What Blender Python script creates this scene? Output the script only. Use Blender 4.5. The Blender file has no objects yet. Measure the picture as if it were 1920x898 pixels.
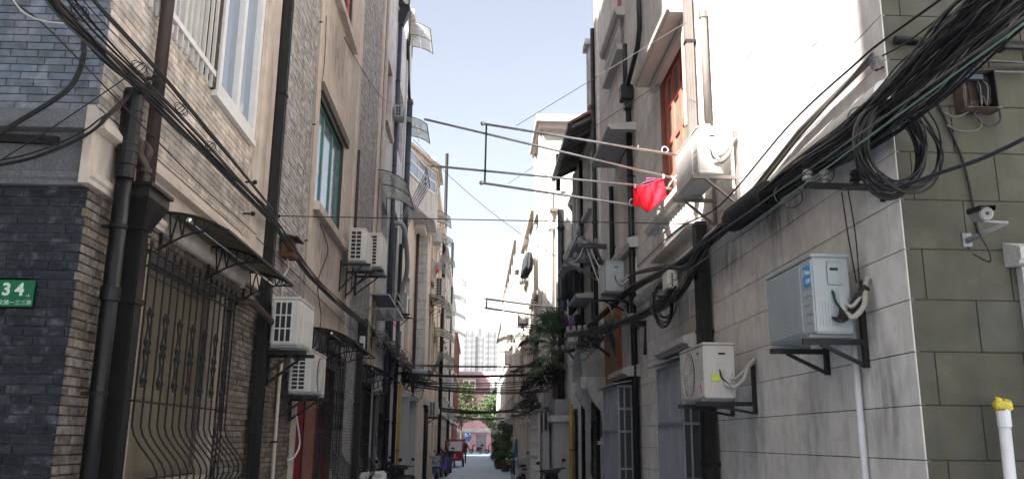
import bpy, bmesh, math, random
from mathutils import Vector, Matrix
random.seed(7)
R_ = random.Random(11)
SC = bpy.context.scene
COL = SC.collection
rad = math.radians
# ---------------------------------------------------------------- camera, sky, sun, exposure
FPX = 1585.0
dY = Vector((-70., -374., -FPX)).normalized()
dZ = Vector((62., 6704., -FPX)); dZ = (dZ - dY * dZ.dot(dY)).normalized()
dX = dY.cross(dZ)
CAMP = Vector((0, 0, 1.75))
RW = Matrix((dX, dY, dZ))                       # camera axes -> world
cam = bpy.data.cameras.new("camera")
cam.sensor_width = 36.0; cam.lens = 36.0 * FPX / 1920.0
cam.clip_start = 0.05; cam.clip_end = 3000
camo = bpy.data.objects.new("camera", cam); COL.objects.link(camo)
m4 = RW.to_4x4(); m4.translation = CAMP; camo.matrix_world = m4
SC.camera = camo
SUN_AZ = Vector((0.62, 0.785, 0)).normalized(); SUN_EL = rad(44)
w = bpy.data.worlds.new("World"); SC.world = w; w.use_nodes = True
nt = w.node_tree; nt.nodes.clear()
sky = nt.nodes.new('ShaderNodeTexSky'); sky.sky_type = 'NISHITA'; sky.sun_disc = False
sky.sun_elevation = SUN_EL
sd = -SUN_AZ
sky.sun_rotation = math.atan2(sd.x, sd.y)
sky.air_density = 1.0; sky.dust_density = 3.0; sky.ozone_density = 1.6; sky.altitude = 10
bg = nt.nodes.new('ShaderNodeBackground'); bg.inputs[1].default_value = 0.0375
wo = nt.nodes.new('ShaderNodeOutputWorld')
hs = nt.nodes.new('ShaderNodeHueSaturation'); hs.inputs['Saturation'].default_value = .52
nt.links.new(sky.outputs[0], hs.inputs['Color']); nt.links.new(hs.outputs[0], bg.inputs[0]); nt.links.new(bg.outputs[0], wo.inputs[0])
sl = bpy.data.lights.new("sun", 'SUN'); sl.energy = 3.7; sl.angle = rad(0.6); sl.color = (1, .96, .9)
so = bpy.data.objects.new("sun", sl); COL.objects.link(so)
dirv = Vector((SUN_AZ.x * math.cos(SUN_EL), SUN_AZ.y * math.cos(SUN_EL), -math.sin(SUN_EL)))
so.rotation_euler = dirv.to_track_quat('-Z', 'Y').to_euler(); so.location = (-20, -20, 40)
SC.view_settings.view_transform = 'Standard'; SC.view_settings.look = 'None'
SC.view_settings.gamma = 1; SC.view_settings.exposure = 2.9
SC.cycles.max_bounces = 16; SC.cycles.diffuse_bounces = 12; SC.cycles.transparent_max_bounces = 12

# ---------------------------------------------------------------- helpers
def onx(x, px, py):            # the point of the plane x that is seen at a photo pixel
    r = RW @ Vector((px - 960, 449 - py, -FPX)); return CAMP + r * (x / r.x)
def ony(y, px, py):
    r = RW @ Vector((px - 960, 449 - py, -FPX)); return CAMP + r * (y / r.y)
def pix(p):
    c = RW.transposed() @ (Vector(p) - CAMP)
    if c.z > -.01: return None
    return 960 - FPX * c.x / c.z, 449 + FPX * c.y / c.z
class Fr:                      # a wall's own frame: u along it, v up, d out of it
    def __init__(s, k, c): s.k, s.c = k, c
    def P(s, u, v, d=0):
        if s.k == 'L': return Vector((s.c + d, u, v))
        if s.k == 'R': return Vector((s.c - d, u, v))
        return Vector((u, s.c - d, v))
    def uv(s, px, py, d=0):
        if s.k == 'L': p = onx(s.c + d, px, py); return p.y, p.z
        if s.k == 'R': p = onx(s.c - d, px, py); return p.y, p.z
        p = ony(s.c - d, px, py); return p.x, p.z
class MB:
    def __init__(s): s.v = []; s.f = []; s.s = []
    def add(s, vs, fs, sm=False):
        b = len(s.v); s.v += [tuple(p) for p in vs]
        for f in fs: s.f.append([b + i for i in f]); s.s.append(sm)
        return s
    def hexa(s, p):            # 8 corners: bottom 4, top 4
        return s.add(p, [(3,2,1,0),(4,5,6,7),(0,1,5,4),(1,2,6,5),(2,3,7,6),(3,0,4,7)])
    def box(s, F, u0, u1, v0, v1, d0, d1):
        return s.hexa([F.P(u0,v0,d0),F.P(u1,v0,d0),F.P(u1,v0,d1),F.P(u0,v0,d1),F.P(u0,v1,d0),F.P(u1,v1,d0),F.P(u1,v1,d1),F.P(u0,v1,d1)])
    def cub(s, x0, x1, y0, y1, z0, z1):
        return s.hexa([(x0,y0,z0),(x1,y0,z0),(x1,y1,z0),(x0,y1,z0),(x0,y0,z1),(x1,y0,z1),(x1,y1,z1),(x0,y1,z1)])
    def bar(s, p, q, w, h=None, up=(0,0,1)):
        p, q = Vector(p), Vector(q); h = h or w; t = (q - p).normalized()
        up = Vector(up)
        if abs(t.dot(up)) > .97: up = Vector((0,1,0)) if abs(t.y) < .9 else Vector((1,0,0))
        a = t.cross(up).normalized() * w / 2; b = a.cross(t).normalized() * h / 2
        return s.hexa([p-a-b, p+a-b, q+a-b, q-a-b, p-a+b, p+a+b, q+a+b, q-a+b])
    def tube(s, pts, r, n=8, cap=True):
        pts = [Vector(p) for p in pts]; k = len(pts); rs = r if isinstance(r, (list, tuple)) else [r] * k
        t0 = (pts[1] - pts[0]).normalized()
        a = t0.orthogonal().normalized(); vs = []
        for i, p in enumerate(pts):
            t = (pts[min(i+1, k-1)] - pts[max(i-1, 0)])
            t = t.normalized() if t.length > 1e-9 else t0
            a = (a - t * a.dot(t)); a = a.normalized() if a.length > 1e-6 else t.orthogonal().normalized()
            b = t.cross(a)
            for j in range(n):
                th = 2 * math.pi * j / n; vs.append(p + (a * math.cos(th) + b * math.sin(th)) * rs[i])
        fs = [(i*n+j, i*n+(j+1) % n, (i+1)*n+(j+1) % n, (i+1)*n+j) for i in range(k-1) for j in range(n)]
        s.add(vs, fs, True)
        if cap:
            b = len(s.v) - len(vs)
            s.f.append([b+j for j in reversed(range(n))]); s.s.append(False)
            s.f.append([b+(k-1)*n+j for j in range(n)]); s.s.append(False)
        return s
    def lathe(s, c, ax, prof, n=12):  # prof: (height along ax, radius)
        c = Vector(c); ax = Vector(ax).normalized()
        return s.tube([c + ax * h for h, r in prof], [max(r, 1e-4) for h, r in prof], n)
    def lathe2(s, c, ax, prof, n=12):  # like lathe but steps may share a height
        c = Vector(c); ax = Vector(ax).normalized(); a = ax.orthogonal().normalized(); b = ax.cross(a); vs = []
        for h, r in prof:
            for j in range(n):
                th = 2*math.pi*j/n; vs.append(c + ax*h + (a*math.cos(th) + b*math.sin(th))*max(r, 1e-4))
        k = len(prof)
        fs = [(i*n+j, i*n+(j+1) % n, (i+1)*n+(j+1) % n, (i+1)*n+j) for i in range(k-1) for j in range(n)]
        fs += [tuple(reversed(range(n))), tuple((k-1)*n+j for j in range(n))]
        return s.add(vs, fs, False)
    def ball(s, c, r, n=10, m=6, sq=(1,1,1)):
        c = Vector(c); vs = []; 
        for i in range(m+1):
            ph = math.pi * i / m
            for j in range(n):
                th = 2*math.pi*j/n
                vs.append(c + Vector((r*sq[0]*math.sin(ph)*math.cos(th), r*sq[1]*math.sin(ph)*math.sin(th), r*sq[2]*math.cos(ph))))
        fs = [(i*n+j, i*n+(j+1) % n, (i+1)*n+(j+1) % n, (i+1)*n+j) for i in range(m) for j in range(n)]
        return s.add(vs, fs, True)
    def prism(s, F, poly, d0, d1):
        n = len(poly); vs = [F.P(u, v, d0) for u, v in poly] + [F.P(u, v, d1) for u, v in poly]
        return s.add(vs, [tuple(range(n)), tuple(reversed(range(n, 2*n)))] + [(i, (i+1) % n, n+(i+1) % n, n+i) for i in range(n)])
    def prof(s, F, prof, u0, u1):     # a section (d, v) swept along u
        n = len(prof); vs = [F.P(u0, v, d) for d, v in prof] + [F.P(u1, v, d) for d, v in prof]
        return s.add(vs, [tuple(range(n)), tuple(reversed(range(n, 2*n)))] + [(i, (i+1) % n, n+(i+1) % n, n+i) for i in range(n)])
    def build(s, name, mat, parent=None, bevel=0, kind=None):
        root = parent
        while root is not None and root.parent is not None: root = root.parent
        o0 = root.location if root is not None else Vector((0,0,0))
        me = bpy.data.meshes.new(name)
        me.from_pydata([tuple(Vector(p) - o0) for p in s.v], [], s.f)
        me.polygons.foreach_set('use_smooth', s.s)
        bm = bmesh.new(); bm.from_mesh(me)
        bmesh.ops.recalc_face_normals(bm, faces=bm.faces)
        if bevel:
            es = [e for e in bm.edges if len(e.link_faces) == 2 and e.calc_face_angle(0) > .6]
            bmesh.ops.bevel(bm, geom=es, offset=bevel, segments=2, affect='EDGES', clamp_overlap=True)
            for f in bm.faces: f.smooth = f.smooth
        bm.to_mesh(me); bm.free()
        me.materials.append(mat)
        o = bpy.data.objects.new(name, me); COL.objects.link(o)
        if parent is not None: o.parent = parent; KIDS.setdefault(parent.name, []).append(o)
        if kind: o['kind'] = kind
        return o
def tag(o, label, cat, group=None):
    o['label'] = label; o['category'] = cat
    if group: o['group'] = group
    return o
def thing(name, label, cat, loc=(0,0,0), group=None):
    o = bpy.data.objects.new(name, None); COL.objects.link(o); o.location = Vector(loc); o.empty_display_size = .1
    return tag(o, label, cat, group)
KIDS = {}
def copy_tree(o, parent=None):
    c = o.copy(); COL.objects.link(c)
    if parent is not None: c.parent = parent
    for ch in KIDS.get(o.name, []): KIDS.setdefault(c.name, []).append(copy_tree(ch, c))
    return c
def smooth_path(pts, n=6):     # Catmull-Rom through the points
    P = [Vector(p) for p in pts]; P = [P[0]*2 - P[1]] + P + [P[-1]*2 - P[-2]]; out = []
    for i in range(1, len(P)-2):
        a, b, c, d = P[i-1], P[i], P[i+1], P[i+2]
        for k in range(n):
            t = k / n
            out.append(.5*((2*b) + (c-a)*t + (2*a-5*b+4*c-d)*t*t + (3*b-a-3*c+d)*t**3))
    out.append(P[-2]); return out
def sag(p, q, s, n=14):
    p, q = Vector(p), Vector(q)
    return [p.lerp(q, i/n) - Vector((0,0,4*s*(i/n)*(1-i/n))) for i in range(n+1)]

# ---------------------------------------------------------------- materials
def M(name, col, rough=.8, var=.18, scale=5., bump=.25, bscale=90., streak=0., scol=(.03,.03,.03), piece=0., metal=0., spec=.3, fleck=0., fcol=(.5,.5,.52), big=0., coat=0., fscale=9., stains=()):
    m = bpy.data.materials.new(name); m.use_nodes = True; n = m.node_tree.nodes; L = m.node_tree.links
    b = n['Principled BSDF']; b.inputs['Roughness'].default_value = rough; b.inputs['Metallic'].default_value = metal
    b.inputs['Specular IOR Level'].default_value = spec
    if coat: b.inputs['Coat Weight'].default_value = coat
    geo = n.new('ShaderNodeNewGeometry')
    def noise(s, det=5, mp=None):
        t = n.new('ShaderNodeTexNoise'); t.inputs['Scale'].default_value = s; t.inputs['Detail'].default_value = det
        t.inputs['Roughness'].default_value = .62
        if mp:
            mm = n.new('ShaderNodeMapping'); mm.inputs['Scale'].default_value = mp; L.new(geo.outputs['Position'], mm.inputs[0]); L.new(mm.outputs[0], t.inputs['Vector'])
        else: L.new(geo.outputs['Position'], t.inputs['Vector'])
        return t.outputs[0]
    def rng(src, a, b_, c=0., d=1.):
        r = n.new('ShaderNodeMapRange'); r.inputs[1].default_value = a; r.inputs[2].default_value = b_; r.inputs[3].default_value = c; r.inputs[4].default_value = d
        L.new(src, r.inputs[0]); return r.outputs[0]
    def mixc(f, A, B):
        x = n.new('ShaderNodeMix'); x.data_type = 'RGBA'
        L.new(f, x.inputs[0])
        for k, v in ((6, A), (7, B)):
            if isinstance(v, tuple): x.inputs[k].default_value = (*v, 1)
            else: L.new(v, x.inputs[k])
        return x.outputs[2]
    c = mixc(rng(noise(scale), .3, .7), tuple(x*(1-var) for x in col), tuple(min(1, x*(1+var)) for x in col))
    if big:
        c = mixc(rng(noise(.7, 3), .42, .72, 0, big), c, tuple(x*.55 for x in col))
    if piece:
        oi = n.new('ShaderNodeObjectInfo'); ad = n.new('ShaderNodeMath'); ad.operation = 'ADD'
        L.new(oi.outputs['Random'], ad.inputs[0]); L.new(geo.outputs['Random Per Island'], ad.inputs[1])
        fr = n.new('ShaderNodeMath'); fr.operation = 'FRACT'; L.new(ad.outputs[0], fr.inputs[0])
        hs = n.new('ShaderNodeHueSaturation'); L.new(c, hs.inputs['Color'])
        L.new(rng(fr.outputs[0], 0, 1, 1-piece, 1+piece), hs.inputs['Value'])
        sat = n.new('ShaderNodeMath'); sat.operation = 'FRACT'; mu = n.new('ShaderNodeMath'); mu.operation = 'MULTIPLY'; mu.inputs[1].default_value = 7.31
        L.new(fr.outputs[0], mu.inputs[0]); L.new(mu.outputs[0], sat.inputs[0]); L.new(rng(sat.outputs[0], 0, 1, .7, 1.2), hs.inputs['Saturation'])
        c = hs.outputs[0]
    if streak:
        c = mixc(rng(noise(1., 6, (5, 5, .5)), .5, .78, 0, streak), c, scol)
    if fleck:
        c = mixc(rng(noise(fscale, 8), .54, .7, 0, fleck), c, fcol)
    for (sy, sz, ry, rz, st, k) in stains:      # old damp stains, each with its own place and outline
        sub_ = n.new('ShaderNodeVectorMath'); sub_.operation = 'SUBTRACT'; L.new(geo.outputs['Position'], sub_.inputs[0]); sub_.inputs[1].default_value = (0, sy, sz)
        mul = n.new('ShaderNodeVectorMath'); mul.operation = 'MULTIPLY'; L.new(sub_.outputs[0], mul.inputs[0]); mul.inputs[1].default_value = (0, 1/ry, 1/rz)
        ln = n.new('ShaderNodeVectorMath'); ln.operation = 'LENGTH'; L.new(mul.outputs[0], ln.inputs[0])
        mm = n.new('ShaderNodeMath'); mm.operation = 'MULTIPLY'; L.new(rng(ln.outputs['Value'], .25, 1., st, 0), mm.inputs[0]); L.new(rng(noise(k, 6, (1, 3.5, .9)), .32, .62), mm.inputs[1])
        c = mixc(mm.outputs[0], c, (.1,.09,.075))
    L.new(c, b.inputs['Base Color'])
    if bump:
        bp = n.new('ShaderNodeBump'); bp.inputs['Strength'].default_value = bump; bp.inputs['Distance'].default_value = .01
        L.new(noise(bscale, 4), bp.inputs['Height']); L.new(bp.outputs[0], b.inputs['Normal'])
        L.new(rng(noise(scale*2), .3, .7, max(0, rough-.12), min(1, rough+.12)), b.inputs['Roughness'])
    return m
def glass(name, col, rough=.05):
    m = M(name, col, rough, var=.1, scale=1.5, bump=.02, bscale=2.5, spec=1.); return m
def sheet(name, col, clear=.4):  # thin see-through plastic
    m = bpy.data.materials.new(name); m.use_nodes = True; n = m.node_tree.nodes; L = m.node_tree.links
    b = n['Principled BSDF']; b.inputs['Base Color'].default_value = (*col, 1); b.inputs['Roughness'].default_value = .3
    tr = n.new('ShaderNodeBsdfTransparent'); tr.inputs[0].default_value = (*[min(1, x*2.2+.1) for x in col], 1)
    tl = n.new('ShaderNodeBsdfTranslucent'); tl.inputs[0].default_value = (*[min(1, x*1.2) for x in col], 1)
    m1 = n.new('ShaderNodeMixShader'); m1.inputs[0].default_value = .4; L.new(b.outputs[0], m1.inputs[1]); L.new(tl.outputs[0], m1.inputs[2])
    geo = n.new('ShaderNodeNewGeometry'); no = n.new('ShaderNodeTexNoise'); no.inputs['Scale'].default_value = 6; no.inputs['Detail'].default_value = 5
    L.new(geo.outputs['Position'], no.inputs['Vector'])
    mr = n.new('ShaderNodeMapRange'); mr.inputs[1].default_value = .35; mr.inputs[2].default_value = .65; mr.inputs[3].default_value = clear-.15; mr.inputs[4].default_value = clear+.15
    L.new(no.outputs[0], mr.inputs[0])
    m2 = n.new('ShaderNodeMixShader'); L.new(mr.outputs[0], m2.inputs[0]); L.new(m1.outputs[0], m2.inputs[1]); L.new(tr.outputs[0], m2.inputs[2])
    L.new(m2.outputs[0], n['Material Output'].inputs[0]); return m
mt = {}
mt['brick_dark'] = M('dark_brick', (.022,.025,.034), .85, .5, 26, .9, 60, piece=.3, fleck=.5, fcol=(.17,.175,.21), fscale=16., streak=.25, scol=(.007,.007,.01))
mt['brick_side'] = M('weathered_brick', (.16,.128,.098), .9, .5, 24, 1., 50, piece=.35, fleck=.6, fcol=(.3,.275,.25), fscale=17., streak=.6)
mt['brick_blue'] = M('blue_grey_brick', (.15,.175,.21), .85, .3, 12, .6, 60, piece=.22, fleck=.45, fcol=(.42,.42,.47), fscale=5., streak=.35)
mt['brick_warm'] = M('warm_grey_brick', (.55,.47,.4), .9, .3, 9, .6, 60, piece=.2, streak=.4, scol=(.1,.09,.08))
mt['brick_grey'] = M('grey_brick', (.4,.37,.35), .9, .35, 14, .7, 50, piece=.2, streak=.6, scol=(.05,.05,.05))
mt['mortar'] = M('mortar', (.07,.065,.06), .95, .3, 20, .6, 120)
mt['mortar_pale'] = M('pale_mortar', (.22,.2,.18), .95, .3, 20, .6, 120)
mt['beige'] = M('beige_render', (.58,.495,.42), .9, .16, 5, .5, 120, streak=.55, scol=(.24,.21,.19), big=.3, fleck=.2, fcol=(.36,.32,.3), fscale=3., stains=((13.2,8.0,1.1,.85,.8,2.5),(12.9,4.6,1.1,.6,.75,2.5),(14.9,4.4,.5,1.2,.8,2.),(8.9,5.2,.2,2.2,.5,2.),(7.8,3.45,1.2,.12,.7,2.),(5.4,3.4,.5,.3,.5,2.)))
mt['granite'] = M('speckled_concrete', (.42,.41,.4), .9, .3, 60, .4, 120, streak=.35, scol=(.08,.08,.08))
mt['granite_shaded'] = M('shaded_speckled_concrete', (.15,.152,.16), .9, .35, 70, .5, 120, streak=.5, scol=(.04,.042,.04), big=.4)  # shaded copy of the concrete; the front band's shade is in its colour
mt['concrete'] = M('concrete', (.52,.51,.5), .9, .2, 8, .5, 90, streak=.5, scol=(.09,.09,.085))
mt['stucco'] = M('grey_stucco', (.66,.635,.6), .9, .14, 7, .45, 120, streak=.5, scol=(.3,.275,.25), piece=.06, big=.25, fleck=.25, fcol=(.42,.4,.37), fscale=2.2, stains=((7.4,3.75,.9,.28,.85,2.),(9.0,3.7,.8,.3,.7,2.5),(5.75,2.15,.3,.75,.75,2.),(5.55,1.95,.16,.6,.6,3.),(6.9,1.85,.35,.5,.45,2.),(8.35,2.0,.35,.8,.6,2.),(6.4,5.6,.25,1.5,.5,2.),(7.9,5.4,.3,1.6,.5,1.7),(9.0,6.6,.2,1.2,.4,2.),(11.5,3.6,.9,.4,.7,2.),(15.2,4.0,.9,.8,.6,2.),(10.9,3.9,1.0,.25,.8,2.2)))
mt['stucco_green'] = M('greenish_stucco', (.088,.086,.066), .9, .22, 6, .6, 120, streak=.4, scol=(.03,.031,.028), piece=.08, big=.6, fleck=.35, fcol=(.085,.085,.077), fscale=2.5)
mt['joint'] = M('stucco_joint', (.05,.05,.045), .95, .2, 10, .3, 80)
mt['render_grey'] = M('rough_grey_render', (.55,.54,.54), .95, .25, 4, .8, 60, streak=.7, scol=(.1,.1,.1))
mt['pink'] = M('pinkish_render', (.58,.5,.43), .9, .1, 3, .3, 120, streak=.3, scol=(.2,.17,.15))
mt['cream'] = M('cream_render', (.47,.425,.385), .9, .08, 3, .4, 60, streak=.3, scol=(.3,.27,.24))
mt['white'] = M('white_paint', (.72,.7,.67), .5, .08, 8, .1, 80, streak=.25, scol=(.3,.27,.24))
mt['acwhite'] = M('ivory_enamel', (.56,.54,.51), .4, .05, 6, .05, 60, spec=.4, streak=.45, scol=(.33,.28,.21), fleck=.2, fcol=(.5,.45,.37), fscale=6.)
mt['accool'] = M('cool_white_enamel', (.35,.39,.4), .4, .05, 6, .05, 60, spec=.4, streak=.4, scol=(.3,.29,.26))
mt['acgrille'] = M('grey_enamel', (.34,.35,.36), .5, .08, 6, .05, 60, spec=.5)
mt['black'] = M('black_metal', (.01,.01,.0105), .5, .3, 12, .2, 90, spec=.4)
mt['iron'] = M('wrought_iron', (.008,.0075,.0075), .55, .4, 30, .5, 90, spec=.35, fleck=.25, fcol=(.03,.022,.018))
mt['pvc_black'] = M('black_plastic_pipe', (.007,.0065,.0065), .42, .3, 5, .1, 40, spec=.35, streak=.4, scol=(.02,.017,.015))
mt['brown'] = M('brown_painted_pipe', (.05,.032,.027), .5, .25, 7, .2, 60, spec=.4, streak=.4, scol=(.03,.02,.02))
mt['duct'] = M('dark_brown_duct', (.009,.008,.0075), .45, .3, 5, .2, 60, spec=.4, streak=.4, scol=(.025,.02,.017))
mt['pvc_white'] = M('white_plastic_pipe', (.62,.63,.65), .4, .08, 5, .05, 60, spec=.5, streak=.3, scol=(.35,.34,.33))
mt['pvc_beige'] = M('beige_plastic_pipe', (.5,.42,.34), .5, .1, 5, .05, 60, spec=.4, streak=.4, scol=(.2,.16,.12))
mt['pipe_taupe'] = M('taupe_pipe', (.15,.13,.118), .5, .1, 5, .1, 60, spec=.4, streak=.3, scol=(.15,.12,.11))
mt['pipe_blue'] = M('slate_blue_pipe', (.05,.056,.078), .45, .2, 5, .1, 60, spec=.4)
mt['yellow'] = M('yellow_gas_pipe', (.42,.27,.03), .5, .15, 6, .1, 60, spec=.4, streak=.4, scol=(.2,.1,.02))
mt['cable'] = M('black_cable', (.013,.012,.012), .55, .5, 30, .1, 60, spec=.4)
mt['cable_grey'] = M('grey_cable', (.11,.105,.1), .6, .2, 20, .1, 60)
mt['cable_blue'] = M('dark_blue_cable', (.028,.031,.046), .5, .2, 20, .1, 60)
mt['cable_pale'] = M('pale_cable', (.5,.48,.45), .6, .1, 20, .1, 60)
mt['steel'] = M('galvanised_tube', (.42,.42,.42), .4, .2, 12, .1, 60, metal=.6, fleck=.12, fcol=(.25,.2,.17))
mt['chrome'] = M('polished_steel', (.7,.7,.7), .2, .1, 12, 0, metal=1.)
mt['rust'] = M('rusty_metal', (.055,.037,.028), .85, .5, 14, .6, 60, fleck=.6, fcol=(.34,.36,.37))
mt['orange'] = M('rusty_orange_metal', (.13,.06,.032), .75, .4, 10, .5, 60, fleck=.4, fcol=(.07,.05,.04))
mt['ceramic'] = M('grey_ceramic', (.26,.26,.27), .3, .2, 30, .05, 60, spec=.6, streak=.4)
mt['glass_dark'] = glass('dark_glass', (.06,.065,.07))
mt['glass_sky'] = glass('pale_window_glass', (.2,.24,.3), .03)
mt['interior'] = M('dark_interior', (.03,.03,.032), .9, .3, 3, 0)
mt['curtain'] = M('dull_curtain', (.19,.16,.115), .9, .2, 2, .3, 40, streak=.4, scol=(.12,.1,.08))
mt['beige_dim'] = M('dim_beige_render', (.33,.28,.22), .9, .16, 5, .5, 120, streak=.55, scol=(.12,.1,.08))
mt['panel_dull'] = M('dull_olive_panel', (.15,.125,.085), .8, .2, 2, .3, 40, streak=.4, scol=(.05,.042,.03))
mt['red_wood'] = M('red_painted_wood', (.55,.15,.11), .6, .18, 10, .3, 60, streak=.3, scol=(.2,.05,.04))
mt['red_dark'] = M('deep_red_paint', (.2,.014,.016), .55, .2, 6, .15, 60, streak=.4, scol=(.06,.01,.01))
mt['redbrown'] = M('red_brown_render', (.2,.09,.07), .85, .25, 5, .4, 60, streak=.4, scol=(.09,.05,.05))
mt['green_frame'] = M('green_painted_frame', (.06,.19,.15), .5, .15, 8, .1, 60)
mt['sign_green'] = M('green_enamel', (.012,.13,.055), .35, .1, 4, .03, 40, spec=.5, streak=.3, scol=(.02,.06,.03))
mt['letter'] = M('pale_lettering', (.55,.7,.6), .5, .05, 10, 0)
mt['awning'] = sheet('smoky_polycarbonate', (.12,.11,.085), .28)
mt['awning_clear'] = sheet('greenish_polycarbonate', (.5,.51,.45), .5)
mt['screen'] = M('frosted_plastic_panel', (.27,.3,.335), .5, .15, 4, .1, 30, streak=.6, scol=(.14,.16,.18), spec=.4)
mt['mesh'] = M('insect_screen', (.05,.052,.058), .8, .2, 30, .5, 300)
mt['galv'] = M('weathered_aluminium', (.24,.25,.265), .45, .15, 8, .1, 60, metal=.5, streak=.4, scol=(.15,.15,.15))
mt['wood_old'] = M('old_dark_wood', (.12,.1,.08), .85, .35, 8, .5, 50, streak=.5)
mt['eave'] = M('dark_eave_boards', (.16,.155,.15), .85, .25, 5, .4, 40)
mt['roof_red'] = M('faded_red_tiles', (.28,.13,.13), .8, .25, 4, .4, 30, piece=.15)
mt['cloth_red'] = M('red_cloth', (.75,.012,.03), .8, .1, 20, .3, 200)
mt['cloth_dark'] = M('charcoal_cloth', (.032,.034,.04), .95, .2, 10, .3, 100)
mt['cloth_denim'] = M('denim_cloth', (.06,.1,.19), .95, .2, 10, .3, 100)
mt['cloth_print'] = M('printed_cloth', (.16,.1,.2), .95, .6, 25, .2, 100, fleck=.9, fcol=(.5,.45,.5))
mt['cloth_purple'] = M('purple_cover', (.05,.02,.2), .55, .15, 6, .3, 30, spec=.5)
mt['camgrey'] = M('camera_grey', (.25,.25,.25), .5, .1, 8, .05, 60)
mt['cloth_plum'] = M('plum_cloth', (.07,.03,.07), .9, .2, 10, .3, 100)
mt['cloth_teal'] = M('teal_sheet', (.02,.22,.27), .6, .2, 6, .3, 30)
mt['palm'] = M('palm_leaf', (.07,.125,.055), .55, .35, 6, .1, 60, piece=.35, spec=.4)
mt['leaf'] = M('leaf', (.075,.12,.045), .6, .3, 3, .1, 60, piece=.4)
mt['leaf_y'] = M('yellowing_leaf', (.07,.085,.028), .6, .3, 3, .1, 60, piece=.45)
mt['bark'] = M('bark', (.08,.06,.045), .9, .3, 8, .8, 30)
mt['pot'] = M('dark_clay_pot', (.07,.035,.028), .8, .2, 8, .3, 60)
mt['asphalt'] = M('worn_concrete_road', (.4,.5,.62), .8, .2, 1.2, .4, 60, fleck=.25, fcol=(.2,.21,.22))
mt['rubber'] = M('rubber', (.02,.02,.02), .8, .2, 8, .3, 60)
mt['red_paint'] = M('red_vehicle_paint', (.25,.004,.016), .5, .08, 4, .02, 30, spec=.25)
mt['blue_paint'] = M('blue_vehicle_paint', (.02,.03,.1), .3, .08, 4, .02, 30, spec=.5, coat=.4)
mt['plastic'] = M('black_plastic', (.02,.02,.022), .5, .2, 8, .15, 60, spec=.4)
mt['seat'] = M('black_vinyl', (.025,.023,.022), .45, .2, 8, .2, 60, spec=.4)
mt['skin'] = M('skin', (.5,.3,.22), .6, .08, 8, .1, 60)
mt['hair'] = M('black_hair', (.01,.009,.009), .5, .2, 30, .3, 100)
mt['tower'] = M('pale_tower_render', (.12,.119,.118), .8, .06, .1, 0)
mt['tower_glass'] = M('tower_glass', (.06,.063,.07), .6, .25, .2, 0, spec=.2)
mt['pink_wall'] = M('pink_red_render', (.58,.33,.35), .85, .12, 1, .2, 20, streak=.3, scol=(.3,.12,.12))
mt['bag'] = M('yellow_plastic_bag', (.6,.5,.05), .45, .2, 20, .4, 40, spec=.5)
mt['sticker_blue'] = M('blue_sticker', (.02,.28,.58), .4, .05, 8, 0)
mt['sticker_yg'] = M('yellow_green_sticker', (.6,.7,.08), .5, .1, 20, 0)
mt['sticker_pink'] = M('pink_strip', (.7,.12,.35), .6, .2, 8, .1)
mt['poster'] = M('brown_poster_paper', (.26,.17,.09), .8, .3, 6, .1)
mt['poster_red'] = M('red_paper_strip', (.55,.05,.04), .7, .2, 6, .1)
mt['foam'] = M('wrapped_white_hose', (.4,.375,.34), .75, .15, 15, .4, 50)
mt['lens'] = M('lens_glass', (.12,.12,.12), .1, .1, 8, 0, spec=.8)
XL, XR = -2.4, 2.75
LF = Fr('L', XL); RF = Fr('R', XR); FF = Fr('S', 5.1); GF = Fr('S', 5.21)
# ---------------------------------------------------------------- walls and masonry
def wall_box(mb, F, u0, u1, v0, v1, d0, d1, holes):
    us = sorted({u0, u1, *[min(max(h[i], u0), u1) for h in holes for i in (0, 1)]})
    vs = sorted({v0, v1, *[min(max(h[i], v0), v1) for h in holes for i in (2, 3)]})
    for a, b in zip(us, us[1:]):
        run = None
        for c, d in zip(vs, vs[1:]):
            inside = any(h[0] - 1e-6 <= a and b <= h[1] + 1e-6 and h[2] - 1e-6 <= c and d <= h[3] + 1e-6 for h in holes)
            if inside:
                if run: mb.box(F, a, b, run[0], run[1], d0, d1); run = None
            else: run = (run[0], d) if run else (c, d)
        if run: mb.box(F, a, b, run[0], run[1], d0, d1)
UNIT = {}
def unit_piece(F, mat, ch=.12):
    key = (F.k, mat.name, ch)
    if key not in UNIT:
        G = Fr(F.k, 0); e = .5; i = .5 - ch * .25; vs = []
        for d, s_, t_ in ((-.5, e, e), (.5 - ch, e, e), (.5, e - (.014 if ch > .11 else .003), e - (.05 if ch > .11 else .006))):
            vs += [G.P(-s_, -t_, d), G.P(s_, -t_, d), G.P(s_, t_, d), G.P(-s_, t_, d)]
        fs = [(0,1,5,4),(1,2,6,5),(2,3,7,6),(3,0,4,7),(4,5,9,8),(5,6,10,9),(6,7,11,10),(7,4,8,11),(8,9,10,11)]
        me = bpy.data.meshes.new('piece'); me.from_pydata([tuple(v) for v in vs], [], fs)
        bm = bmesh.new(); bm.from_mesh(me); bmesh.ops.recalc_face_normals(bm, faces=bm.faces); bm.to_mesh(me); bm.free()
        me.materials.append(mat); UNIT[key] = (me, vs, fs)
    return UNIT[key]
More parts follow.
